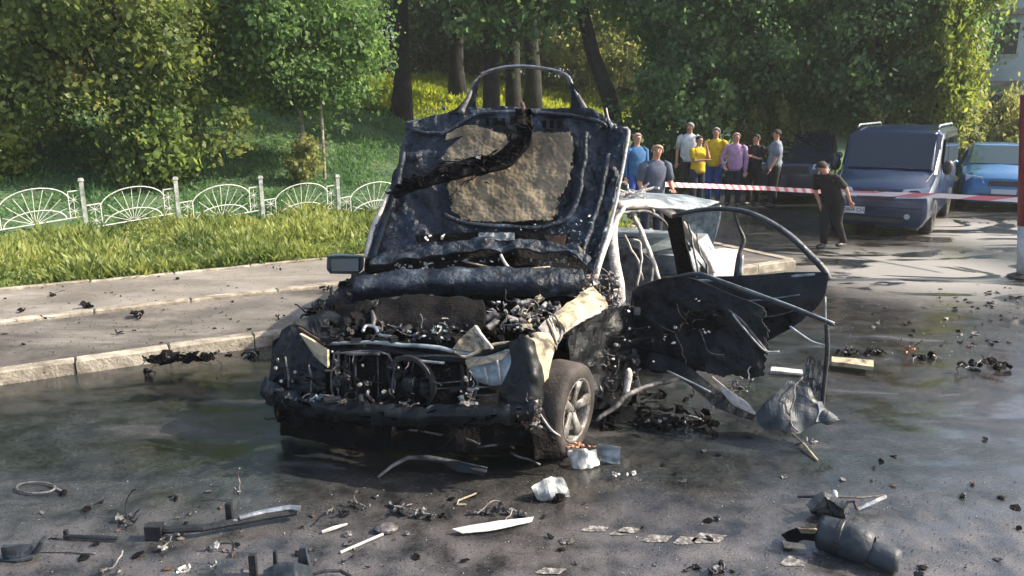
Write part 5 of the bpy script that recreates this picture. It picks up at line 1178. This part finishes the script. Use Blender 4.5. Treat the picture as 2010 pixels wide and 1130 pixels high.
    for (z, rx, ry, y0) in ((.86, .176, .138, 0), (.94, .180, .140, 0), (1.02, .172, .132, -.01), (1.09, .174, .134, -.01), (1.15, .172, .130, -.01), (1.22, .182, .134, 0), (1.30, .190, .132, 0), (1.38, .192, .115, .0), (1.43, .165, .09, .01), (1.475, .085, .075, .01), (1.49, .066, .064, .01)):
        rings.append([U(rx * math.cos(2 * math.pi * j / 16), y0 + ry * math.sin(2 * math.pi * j / 16) * (1 + .35 * nz((j * .8, z * 14, H), 1, 1)), z) * k for j in range(16)])
    loft(sh_b, rings); sh_b.build('shirt', M[shirt], root, True, org=(0, 0, 0))
    # skinned body with hands joined in
    me = bpy.data.meshes.new('body'); me.from_pydata([tuple(p) for p in vs], es, []); me.update()
    root.scale = (1.08, 1.06, 1)
    bo = bpy.data.objects.new('body', me); COL.objects.link(bo)
    md = bo.modifiers.new('skin', 'SKIN'); md.use_smooth_shade = True
    for i, dt in enumerate(me.skin_vertices[0].data): dt.radius = rad[i]; dt.use_root = (i == 0)
    ss = bo.modifiers.new('sub', 'SUBSURF'); ss.levels = 1; ss.render_levels = 1
    dg = bpy.context.evaluated_depsgraph_get(); ev = bo.evaluated_get(dg); m2 = bpy.data.meshes.new_from_object(ev)
    bpy.data.objects.remove(bo)
    f_ = MB(); f_.add([tuple(x.co) for x in m2.vertices], [tuple(p.vertices) for p in m2.polygons]); f_.add(skin_b.v, skin_b.f)
    face = lambda x, y, z: (hc + Rh @ Vector((x, y, z))) * k
    f_.tube([face(0, -.075, .035), face(0, -.108, .005), face(0, -.085, -.01)], [.007 * k, .013 * k, .009 * k], 6)
    for sx in (-1, 1): f_.ell(face(sx * .078, .005, .005), (.012 * k, .02 * k, .03 * k), 6, 5)
    f_.build('body', M['skin'], root, True, org=(0, 0, 0))
    for sx in (-1, 1): MB().ell(face(sx * .03, -.082, .03), .010 * k, 6, 4).build('eye', M['rubber'], root, org=(0, 0, 0))
    MB().ell(face(0, -.082, -.045), (.024 * k, .008 * k, .006 * k), 8, 4).build('mouth', M['rust'], root, org=(0, 0, 0))
    hb = MB(); n = 14; rings = []
    for j in range(7):
        th = math.pi * .56 * j / 6 if not bald else math.pi * .3 + math.pi * .26 * j / 6
        rings.append([])
        for q in range(n):
            g = 2 * math.pi * q / n; front = max(0, -math.sin(g)); t2 = th * (1 - .55 * front)
            if long_hair and front < .3: t2 = th * 1.35
            rr = .098 + (.004 if not bald else .001) + .006 * nz((j, q, H), 1.1, 2)
            rings[-1].append(face(rr * .86 * math.sin(t2) * math.cos(g), .004 + rr * 1.0 * math.sin(t2) * math.sin(g), .022 + rr * math.cos(t2)))
    loft(hb, rings, True); hb.build('hair', M[hair], root, True, org=(0, 0, 0))
    return root
cross = [((.02, -.10, -.25), (-.20, -.26, -.20)), ((.02, -.10, -.25), (-.20, -.28, -.16))]
chin = [((.0, -.10, -.25), (-.15, -.24, -.22)), ((.0, -.14, -.22), (-.12, -.20, .08))]
def gl(px, py): p = G(px, py); return (p.x, p.y, TZ(p.x, p.y) if TZ(p.x, p.y) > .05 else 0)
q = A(1278, 480, 12.0); person('bald man in a dark grey T-shirt standing behind the wrecked roof holding the tape', (q.x, 11.9, .1), R(12), 1.72, 'slate_cloth', 'navy_cloth', 'hair_fair', bald=True, arms=[((.06, -.06, -.27), (.0, -.22, -.44)), ((.04, -.10, -.26), (-.02, -.32, -.30))], bend=R(8), headyaw=R(-15))
q = A(1240, 430, 16.0); person('person in blue clothes half hidden behind the bonnet edge', (q.x, 15.6, .1), R(20), 1.74, 'blue_cloth', 'royal_cloth', 'hair_fair', sleeve=2)
q = A(1348, 400, 18.9); person('tall man in a white shirt standing behind the woman in yellow', (q.x - .05, 18.75, .15), R(-10), 1.84, 'white_cloth', 'darkbrown_cloth', 'hair_grey', headyaw=R(-25), bend=R(4))
q = A(1360, 400, 17.9); person('woman in yellow top with arms folded and one hand at her chin', (q.x, 17.6, .05), R(25), 1.66, 'yellow_cloth', 'navy_cloth', arms=chin, long_hair=True)
q = A(1392, 400, 18.6); person('grey-haired man in a yellow T-shirt and blue trousers', (q.x, 18.3, .08), R(-30), 1.80, 'yellow_cloth', 'royal_cloth', 'hair_grey', headyaw=R(20), arms=[((.08, .04, -.28), (.10, -.02, -.54)), ((.12, .06, -.26), (.0, -.10, -.40))])
q = A(1433, 400, 18.1); person('man in a lilac shirt and dark trousers', (q.x, 17.9, .05), R(-20), 1.72, 'lilac_cloth', 'navy_cloth', 'hair_fair', sleeve=2, headyaw=R(30), arms=[((.10, .0, -.27), (.02, -.16, -.42)), ((.05, .02, -.29), (.05, -.08, -.53))])
q = A(1472, 400, 18.3); person('person in black with arms folded, between the lilac shirt and the grey shirt', (q.x, 18.1, .05), R(-50), 1.68, 'black_cloth', 'black_cloth', arms=cross, sleeve=1)
q = A(1510, 400, 18.0); person('man in a grey-blue shirt seen from behind reaching towards his neighbour', (q.x, 17.8, .05), R(-95), 1.80, 'greyblue_cloth', 'black_cloth', arms=[((.04, -.18, -.2), (.0, -.42, -.24)), ((.05, -.05, -.28), (.06, -.14, -.5))])
q = G(1628, 488); person('man in black bending forward as he walks under the barrier tape', (q.x, q.y, 0), R(-58), 1.62, 'black_cloth', 'black_cloth', bend=R(34), headtilt=R(18), arms=[((.03, -.12, -.25), (.0, -.16, -.50)), ((.04, .08, -.28), (.05, .06, -.54))], legs=[((.09, -.08, .50), (.09, -.04, .09)), ((.09, .02, .50), (.09, .24, .12))])
# pedestrian glimpsed at the far left among the leaves
q = A(28, 205, 21); person('small distant figure in a white top glimpsed through leaves at the photo edge', (q.x, 20.6, TZ(q.x, 20.6)), R(20), 1.75, 'white_cloth', 'navy_cloth')

# ------------------------------------------------------------------ tape and pole
def tapemat():
    m = bpy.data.materials.new('barrier_tape'); m.use_nodes = True; t = m.node_tree; b = t.nodes['Principled BSDF']; L = t.links
    tc = t.nodes.new('ShaderNodeTexCoord'); wv = t.nodes.new('ShaderNodeTexWave'); wv.wave_type = 'BANDS'; wv.bands_direction = 'DIAGONAL'; wv.inputs['Scale'].default_value = 3.2
    r = t.nodes.new('ShaderNodeValToRGB'); r.color_ramp.interpolation = 'CONSTANT'; e = r.color_ramp.elements; e[0].color = (.74, .22, .26, 1); e[1].position = .38; e[1].color = (.9, .78, .78, 1)
    L.new(tc.outputs['Object'], wv.inputs[0]); L.new(wv.outputs[0], r.inputs[0]); L.new(r.outputs[0], b.inputs['Base Color']); b.inputs['Roughness'].default_value = .35
    return m
tp = [A(1300, 361, 12.15), A(1400, 365, 12.7), A(1500, 369, 13.2), A(1625, 376, 13.5), A(1720, 380, 12.9), A(1850, 384, 12.0), A(1990, 391, 11.2), A(2040, 396, 10.9)]
b = MB(); n = 90; pp = []
for i in range(n + 1):
    x = i / n * 7; k = min(int(x), 6); f = x - k; pp.append(tp[k].lerp(tp[k + 1], f) + Vector((0, 0, -.004 * math.sin(math.pi * f))))
vs = []
for i, p in enumerate(pp):
    a = .3 * math.sin(i * .16) ; u_ = Vector((0, math.sin(a), math.cos(a))) * .038
    vs += [p + u_, p - u_, p - u_ + Vector((0, .003, 0)), p + u_ + Vector((0, .003, 0))]
b.add(vs, [f for i in range(n) for f in ((i * 4, i * 4 + 1, i * 4 + 5, i * 4 + 4), (i * 4 + 2, i * 4 + 3, i * 4 + 7, i * 4 + 6), (i * 4 + 3, i * 4, i * 4 + 4, i * 4 + 7), (i * 4 + 1, i * 4 + 2, i * 4 + 6, i * 4 + 5))])
tag(b.build('barrier_tape', tapemat(), org=(0, 0, 0)), 'red and white barrier tape strung from the bald man to the red pole', 'tape')
M['redpaint'] = mat('red_pole_paint', (.20, .010, .02), (.13, .008, .015), .5, 0, 8, .2, 20); M['greypaint'] = mat('grey_pole_paint', (.32, .33, .36), (.45, .46, .48), .6, 0, 8, .3, 20)
pr = empty('red_pole', (G(2013, 546)), 'tall red pole with grey lower part and black foot at the right photo edge', 'pole'); pc = G(2008, 546); ptop = A(2017, 185, 10.15)
MB().tube([pc.lerp(ptop, .30), ptop], .085, 16).build('upper_tube', M['redpaint'], pr, True)
MB().tube([pc.lerp(ptop, .012), pc.lerp(ptop, .30)], .080, 16).build('lower_tube', M['greypaint'], pr, True)
MB().lathe(pc, (0, 0, 1), [(0, 0), (.2, 0), (.2, .03), (.11, .07), (.09, .07)], 20).build('foot', M['rubber'], pr)

# ------------------------------------------------------------------ debris on the road
rd_ = random.Random(99)
def piece(name, label, cat, build, m, parts=(), group=None):
    b = MB(); build(b); o = b.build(name, M[m] if isinstance(m, str) else [M[x] for x in m])
    tag(o, label, cat, group)
    for pn, pm, pf in parts:
        c = MB(); pf(c); c.build(pn, M[pm], o, pn in ('cap', 'canister_cap'))
    return o
def g3(px, py, z): 
    """point at height z over the road, at the depth of the ground seen a little lower"""
    return G(px, py, z)
def rod(b, pts, r, n=8): b.tube([G(x, y, z) for x, y, z in pts], r, n)
# big dark canister lower right
cb = G(1612, 1074, 0); 
c0 = G(1606, 1042, .09); c1 = G(1722, 1078, .09); ax = (c1 - c0); ax.z = 0; ax.normalize()
can = piece('metal_canister', 'large dark blue-grey cylindrical canister lying at the lower right with a narrower end', 'canister', lambda b: b.lathe(c0, ax, [(0, 0), (.07, .0), (.088, .01), (.094, .03), (.096, .18), (.092, .24), (.075, .27), (.06, .28)], 28), 'bluegrey',
            [('cap', 'bluegrey', lambda b: b.lathe(c0 + ax * .25 + Vector((.0, -.02, -.02)), (ax + Vector((.1, -.12, 0))), [(.0, 0), (.055, .0), (.064, .03), (.064, .13), (.054, .15), (0, .15)], 22)),
             ('band', 'rubber', lambda b: b.lathe(c0, ax, [(.096, .10), (.099, .105), (.099, .125), (.096, .13)], 28)),
             ('bracket', 'rubber', lambda b: (b.shard(c0 + ax * .44 + Vector((.03, -.05, -.06)), .03, rd_, .02), b.shard(c0 + ax * .46 + Vector((.03, -.03, -.06)), .03, rd_, .02)))])
for p in can.data.polygons: p.use_smooth = True
piece('torn_plastic_shell', 'torn black plastic shell with yellowish edges beside the large canister', 'debris', lambda b: (b.sheet([[G(1540, 1050, .02), G(1570, 1036, .10), G(1612, 1040, .12)], [G(1550, 1070, .01), G(1580, 1060, .06), G(1618, 1066, .05)]], .01, .02, 12, 8, 9)), 'charrough',
      [('pale_edge', 'ashb', lambda b: b.sheet([[G(1565, 1034, .13), G(1600, 1034, .15)], [G(1572, 1044, .10), G(1616, 1044, .12)]], .008, .01, 8, 4, 9)), ('yellow_flap', 'ashb', lambda b: b.sheet([[G(1535, 1062, .02), G(1580, 1068, .04)], [G(1540, 1076, .01), G(1584, 1078, .02)]], .006, .008, 8, 3, 9))])
piece('crushed_pump', 'crushed dark housing with a pale cap and rods sticking out, above the large canister', 'car part', lambda b: (b.sheet([[G(1580, 990, .10), G(1620, 966, .16), G(1660, 990, .12)], [G(1590, 1004, .02), G(1625, 1006, .0), G(1660, 1004, .02)]], .04, .03, 12, 10, 7), b.lump(G(1622, 992, .06), .09, rd_, .4), b.lump(G(1648, 998, .05), .07, rd_, .4)), 'bluegrey',
      [('cap', 'white', lambda b: b.ell(G(1637, 972, .13), (.022, .022, .035), 10, 6)), ('rod', 'silver', lambda b: rod(b, [(1683, 998, .02), (1712, 986, .05), (1738, 974, .07)], .012)),
       ('wiper_arm', 'rubber', lambda b: rod(b, [(1566, 975, .07), (1620, 974, .12), (1690, 976, .09), (1736, 972, .06)], .008)), ('hook', 'rust', lambda b: rod(b, [(1660, 1000, .03), (1664, 985, .06), (1676, 984, .06), (1682, 1000, .03)], .009))])
# lower left pieces
piece('suspension_strut', 'long black strut with a bright metal tube at its far end on the asphalt', 'car part', lambda b: (rod(b, [(292, 1038, .05), (330, 1040, .05), (400, 1036, .05), (455, 1026, .05), (520, 1014, .05), (582, 1004, .05)], .022), b.box(G(304, 1042, .045), (.09, .06, .08)), b.lump(G(350, 1046, .03), .035, rd_)), 'rubber',
      [('bright_tube', 'silver', lambda b: rod(b, [(470, 1016, .08), (520, 1004, .08), (570, 996, .08), (588, 998, .08)], [.014, .016, .018, .02])), ('fork', 'rubber', lambda b: (b.box(G(450, 1004, .09), (.035, .03, .11)))), ('joint', 'ash', lambda b: b.lump(G(462, 1022, .06), .02, rd_))])
piece('black_bar', 'thin black bar lying left of the long strut', 'car part', lambda b: (rod(b, [(126, 1052, .02), (180, 1054, .02), (232, 1056, .02)], .012), b.box(G(130, 1048, .03), (.02, .02, .05))), 'rubber')
piece('black_corner_piece', 'bent black bracket at the lower left photo edge', 'car part', lambda b: (b.sheet([[G(8, 1066, .09), G(45, 1066, .08), G(72, 1068, .05)], [G(14, 1088, .02), G(45, 1090, .02), G(70, 1086, .01)]], .03, .015, 10, 6, 8), b.tube([G(70, 1084, .03), G(82, 1062, .10), G(90, 1052, .12)], [.018, .012, .01], 6), b.tube([G(0, 1100, .0), G(35, 1100, .01), G(66, 1092, .02)], .012, 6)), 'bluegrey')
piece('thin_wire', 'thin straight wire on the road by the lower left bracket', 'wire', lambda b: rod(b, [(80, 1082, .006), (130, 1083, .006), (188, 1086, .006)], .004, 5), 'ashdark')
piece('black_prong_bracket', 'black plastic bracket with upright prongs at the bottom edge of the photo', 'car part', lambda b: (b.sheet([[G(520, 1118, .07), G(560, 1108, .09), G(612, 1110, .08)], [G(520, 1150, .0), G(560, 1150, .02), G(618, 1150, .0)]], .04, .012, 12, 6, 8), b.box(G(541, 1100, .085), (.022, .03, .11), None, .7), b.box(G(596, 1098, .09), (.07, .04, .14), None, .45)), 'bluegrey',
      [('post', 'rubber', lambda b: (b.box(G(497, 1110, .05), (.035, .03, .13)),)), ('hose', 'rubber', lambda b: rod(b, [(612, 1128, .03), (640, 1120, .04), (668, 1120, .03), (690, 1132, .02)], .009))])
piece('wire_ring', 'pale oval wire ring lying on the wet road at the left', 'wire', lambda b: b.tube([G(70 + 38 * math.cos(a), 957 + 11 * math.sin(a), .015) for a in [2 * math.pi * k / 24 for k in range(24)]] + [G(108, 957, .015), G(122, 964, .01)], .007, 6), 'ashdark')
piece('pale_plank', 'flat white strip lying diagonally in front of the wreck', 'strip', lambda b: b.sheet([[G(888, 1038, .03), G(960, 1026, .035), G(1048, 1014, .03)], [G(908, 1048, .012), G(975, 1040, .012), G(1044, 1024, .012)]], .006, .006, 18, 4, 6), 'white')
piece('crumpled_white_part', 'crumpled white car part lying in front of the near front wheel', 'car part', lambda b: b.sheet([[G(1042, 956, .08), G(1075, 938, .11), G(1104, 938, .10)], [G(1052, 966, .05), G(1080, 962, .07), G(1112, 958, .06)], [G(1070, 976, .0), G(1090, 978, .02), G(1118, 974, .0)]], .012, .022, 14, 12, 9), 'mesh',
      [('dark_underside', 'charrough', lambda b: (b.lump(G(1060, 972, .02), .07, rd_), b.lump(G(1096, 976, .02), .05, rd_)))])
piece('bent_trim', 'long bent dark trim strip lying under the front bumper', 'trim', lambda b: (rod(b, [(742, 936, .02), (770, 914, .05), (800, 898, .08), (840, 898, .09), (900, 910, .09), (955, 922, .07)], [.008, .012, .014, .016, .02, .018])), 'ashdark',
      [('blue_plate', 'bluegrey', lambda b: b.sheet([[G(855, 900, .12), G(900, 906, .13), G(958, 916, .10)], [G(870, 912, .05), G(905, 924, .04), G(950, 930, .03)]], .006, .01, 12, 5, 8))])
piece('white_torn_bag', 'torn white and blue plastic scrap at the foot of the near front wheel', 'debris', lambda b: b.sheet([[G(1112, 884, .08), G(1145, 880, .12), G(1172, 882, .1)], [G(1118, 905, .03), G(1150, 906, .06), G(1176, 900, .05)], [G(1130, 918, .0), G(1155, 920, .01), G(1178, 912, .01)]], .006, .03, 16, 12, 10), 'white',
      [('blue_foil', 'panelgrey', lambda b: b.sheet([[G(1176, 872, .12), G(1218, 876, .12)], [G(1180, 905, .02), G(1216, 910, .0)]], .006, .03, 10, 8, 9)), ('orange_bits', 'orange', lambda b: [b.shard(G(1112 + rd_.uniform(0, 55), 872 + rd_.uniform(-4, 6), .12), rd_.uniform(.012, .025), rd_) for _ in range(16)])])
piece('thin_rod', 'thin pale rod sticking out towards the camera below the torn front door', 'rod', lambda b: rod(b, [(1553, 848, .05), (1580, 874, .03), (1605, 904, .008)], .008), 'ashb')
piece('white_board', 'long pale board lying on the road right of the torn door', 'board', lambda b: b.sheet([[G(1632, 706, .05), G(1670, 710, .05), G(1714, 714, .05)], [G(1632, 716, .05), G(1670, 721, .05), G(1714, 727, .05)]], .035, .004, 12, 4, 5), 'ashb')
piece('white_board', 'shorter white board beneath the rear door', 'board', lambda b: b.sheet([[G(1514, 722, .04), G(1574, 728, .03)], [G(1512, 730, .02), G(1576, 736, .02)]], .02, .008, 10, 3, 5), 'white')
piece('black_dish', 'black oval dish in front of the wreck beside a white line', 'car part', lambda b: b.ell(G(758, 1036, .02), (.075, .05, .022), 14, 7, .2), 'ashdark')
piece('white_rod', 'thin white rod pointing to the lower left in front of the wreck', 'rod', lambda b: rod(b, [(668, 1084, .008), (710, 1066, .008), (752, 1048, .012)], .008), 'white')
piece('bent_white_wire', 'short bent white wire in front of the bumper', 'wire', lambda b: rod(b, [(935, 968, .02), (900, 982, .02), (897, 990, .01), (915, 990, .01)], .006, 6), 'ashb')
piece('white_clip', 'small white clip on the road left of the black dish', 'clip', lambda b: rod(b, [(632, 1044, .01), (655, 1036, .02), (682, 1028, .02)], [.01, .012, .006], 6), 'white')
def pile(name, label, pts, sz, m, n=8, m2='ashdark', wires=3, cat='debris', h=.03):
    g0 = G(pts[0][0], pts[0][1], 0); qq = g0.x * NN.x + g0.y * NN.y; lift = 0 if qq < 7.6 else (.11 if qq < 9.4 else .14)
    cx = sum(p[0] for p in pts) / len(pts); cy = sum(p[1] for p in pts) / len(pts)
    root = empty(name, G(cx, cy, lift), label, cat)
    for k in range(n):
        x, y = rd_.choice(pts); c = G(x + rd_.uniform(-8, 8), y + rd_.uniform(-3, 3), lift + h * rd_.uniform(.2, 1.3)); r_ = rd_.random(); b = MB()
        if r_ < .45: b.shard(c, rd_.uniform(*sz), rd_, .01); nm = 'metal_shard'
        elif r_ < .8: b.strip(c, rd_.uniform(*sz) * .9, rd_, .008); nm = 'bent_strip'
        else: b.lump(c, rd_.uniform(*sz) * .6, rd_, .8); nm = 'charred_lump'
        b.build(nm, M[m], root)
    for k in range(wires):
        x, y = rd_.choice(pts); MB().wire(G(x, y, lift + h), rd_.uniform(.08, .2), .005, rd_, 6).build('bent_wire', M[m2], root)
    MB().shard(G(*rd_.choice(pts), lift + h), sz[1] * .6, rd_, .008).build('metal_shard', M[m2], root)
    return root
pile('debris_heap', 'heap of black twisted scrap against the kerb left of the wreck', [(x, 704 - (x - 290) * .05) for x in range(290, 420, 8)], (.04, .10), 'charrough', 36, wires=9, h=.08)
pile('debris_heap', 'smaller black scrap heap by the kerb next to the bumper end', [(x, 694) for x in range(478, 512, 6)], (.03, .06), 'charrough', 10, 'mesh', 4)
pile('scrap', 'black scrap lying in front of the kerb heap', [(292, 728)], (.03, .05), 'charrough', 4)
pile('scrap', 'low black scrap between the kerb heap and the smaller heap', [(425, 690), (445, 694)], (.02, .04), 'charrough', 6)
for lb, x, y, s, n_ in (('flat black scrap on the pavement under the nearest fence post', 104, 575, .04, 4), ('curled black strip on the pavement at the photo edge', 42, 607, .06, 6), ('star-shaped black scrap on the pavement', 172, 598, .07, 5), ('twisted dark scrap lying across the white dividing kerb', 268, 615, .07, 7),
                       ('small upright shard on the side lane', 237, 650, .04, 2), ('dark scrap on the side lane beside the burnt wing', 640, 566, .06, 6), ('tiny scrap on the pavement in the middle', 222, 576, .02, 2), ('tiny scrap on the side lane near the kerb', 85, 622, .025, 2), ('small dark scrap near the pavement edging', 543, 526, .03, 2),
                       ('brown scrap on the lane just left of the wing', 548, 622, .04, 3)):
    pile('scrap', lb, [(x, y)], (s * .5, s), 'charrough', n_, wires=1)
pile('scrap', 'row of curved black fragments in front of the bumper', [(775, 994), (795, 1000), (830, 1006), (850, 1010)], (.03, .06), 'rubber', 12, 'ashdark', 4)
pile('scrap', 'pale crumbs left of the row of curved fragments', [(700, 986), (720, 990)], (.012, .024), 'ashdark', 5, wires=1)
pile('scrap', 'flat black fragment left of the pale crumbs', [(650, 1000), (680, 1003)], (.03, .045), 'rubber', 5, wires=1)
pile('scrap', 'black fragments just behind the flat white strip', [(935, 1008), (955, 1004), (980, 996), (1005, 1000)], (.03, .05), 'rubber', 9)
pile('scrap', 'white and black shards left of the long strut', [(235, 1018), (250, 1012), (262, 1022)], (.02, .04), 'ashdark', 5, 'rubber')
pile('scrap', 'small white scrap behind the prong bracket', [(410, 1072), (420, 1070)], (.015, .03), 'mesh', 2, 'rubber', 1)
pile('scrap', 'white scrap lower left of the strut', [(318, 1074)], (.012, .025), 'mesh', 2, 'ashdark', 1)
pile('scrap', 'white oval fragment near the bottom edge', [(360, 1116)], (.02, .035), 'white', 2, 'ashdark', 0)
pile('scrap', 'white and black fragment pair near the bottom edge', [(415, 1106), (440, 1106)], (.015, .035), 'mesh', 2, 'rubber', 1)
pile('scrap', 'black stick-like scrap at the bottom left', [(200, 1120), (240, 1118)], (.02, .04), 'rubber', 4, wires=1)
pile('scrap', 'small black knob standing on the road by the strut', [(470, 964)], (.02, .03), 'rubber', 2, wires=1, h=.06)
pile('twisted_scrap', 'twisted black scrap with an upright spike on the right side of the road', [(1890, 716), (1915, 712), (1940, 706), (1965, 714)], (.04, .09), 'charrough', 16, wires=6, h=.08)
pile('twisted_scrap', 'orange-brown burnt scrap right of the pale board', [(1775, 690), (1785, 684)], (.03, .06), 'orange', 9, 'rust', 4, h=.1)
pile('twisted_scrap', 'black scrap beside the orange-brown scrap', [(1810, 700), (1835, 698)], (.03, .06), 'charrough', 7)
pile('twisted_scrap', 'dark scrap pieces behind the pale board', [(x, 690) for x in range(1640, 1740, 10)], (.025, .06), 'charrough', 16, 'ashdark', 5)
pile('scrap', 'pair of short black hoses near the bottom edge left of the canister', [(1362, 1112), (1405, 1116)], (.03, .06), 'rubber', 6, wires=1)
pile('scrap', 'white scrap under the torn door', [(1210, 929), (1236, 930)], (.015, .03), 'white', 5, 'ashdark', 0)
pile('scrap', 'pale shards on the road below the crumpled door panel', [(1585, 862), (1600, 868)], (.015, .03), 'mesh', 5, 'ashdark', 1)
pile('debris_heap', 'flattened burnt scrap under the torn sill', [(x, 826 + (x % 7)) for x in range(1245, 1400, 9)], (.03, .08), 'charrough', 24, 'ashdark', 8, h=.05)
pile('debris_heap', 'pale and rusty fragments under the torn sill beside the burnt scrap', [(x, 824 + (x % 5)) for x in range(1270, 1380, 9)], (.015, .035), 'mesh', 22, 'rust', 6, h=.06)
# small scattered pieces further off: countable, each on its own
sc_m = ['charrough', 'rubber', 'charrough', 'ashdark', 'charrough', 'ashdark', 'rust']
spots = []
for _ in range(70):
    y = rd_.uniform(555, 680); x = rd_.uniform(1700, 2005) if y > 600 else rd_.uniform(1840, 2005); spots.append((x, y))
for _ in range(60): spots.append((rd_.uniform(20, 1150), rd_.uniform(960, 1125)))
for _ in range(34): spots.append((rd_.uniform(1200, 2000), rd_.uniform(860, 1125)))
for _ in range(40): spots.append((rd_.uniform(10, 560), rd_.uniform(560, 700)))
for i, (x, y) in enumerate(spots):
    b = MB(); c = G(x, y, .012); qq = c.x * NN.x + c.y * NN.y; c.z = .012 if qq < 7.6 else (.12 if qq < 9.36 else .15); s = rd_.uniform(.012, .04) * (1.5 if y < 700 and x > 1600 else 1)
    (b.shard(c, s, rd_, .005, 6, .35) if rd_.random() < .92 else b.lump(c, s * .8, rd_, .7))
    far_ = x > 1600 and y < 700
    lab, grp = (('small burnt fragment on the wet road towards the red pole', 'fragments on the far right of the road') if far_ else ('small fragment strewn across the foreground asphalt', 'fragments in the foreground') if y > 850 else ('small fragment on the pavement beside the kerb', 'fragments on the pavement'))
    tag(b.build('fragment', M[rd_.choice(sc_m)]), lab, 'debris', grp)
# crumbs of glass and soot too small to count
b = MB(); rc = random.Random(5)
for _ in range(3000):
    q_ = rc.random(); zz = .004
    if q_ < .55: x, y = rc.uniform(0, 2010), rc.uniform(940, 1129)
    elif q_ < .85: x, y = rc.uniform(0, 620), rc.uniform(540, 720)
    else: x, y = rc.uniform(1650, 2005), rc.uniform(570, 700)
    c = G(x, y, .004); qq = c.x * NN.x + c.y * NN.y; c.z = .004 if qq < 7.6 else (.114 if qq < 9.36 else .142); s = rc.uniform(.0015, .005) * (1 if q_ < .55 else 1.6); a = rc.uniform(0, 3); dx, dy = math.cos(a) * s, math.sin(a) * s
    b.cur = 0 if rc.random() < .8 else 1
    b.add([c + Vector((dx, dy, 0)), c + Vector((-dy, dx, 0)), c + Vector((-dx, -dy, 0)), c + Vector((dy, -dx, 0)), c + Vector((0, 0, s * .8))], [(0, 1, 4), (1, 2, 4), (2, 3, 4), (3, 0, 4)])
tag(b.build('glass_crumbs', [M['charrough'], M['mesh']], org=(0, 0, 0), kind='stuff'), 'crumbs of broken glass and soot scattered over the asphalt', 'crumbs')

# ------------------------------------------------------------------ thin summer haze
hm = bpy.data.materials.new('summer_haze'); hm.use_nodes = True; t = hm.node_tree; t.nodes.clear()
pv = t.nodes.new('ShaderNodeVolumePrincipled'); pv.inputs['Density'].default_value = .0009; pv.inputs['Color'].default_value = (.9, .93, .95, 1); pv.inputs['Anisotropy'].default_value = .2
ho = t.nodes.new('ShaderNodeOutputMaterial'); t.links.new(pv.outputs[0], ho.inputs['Volume'])
hb = MB(); hb.box((0, 400, 16), (1900, 3000, 36)); hz = hb.build('haze', hm, org=(0, 0, 0), kind='stuff'); tag(hz, 'thin pale summer haze filling the air of the street', 'haze')
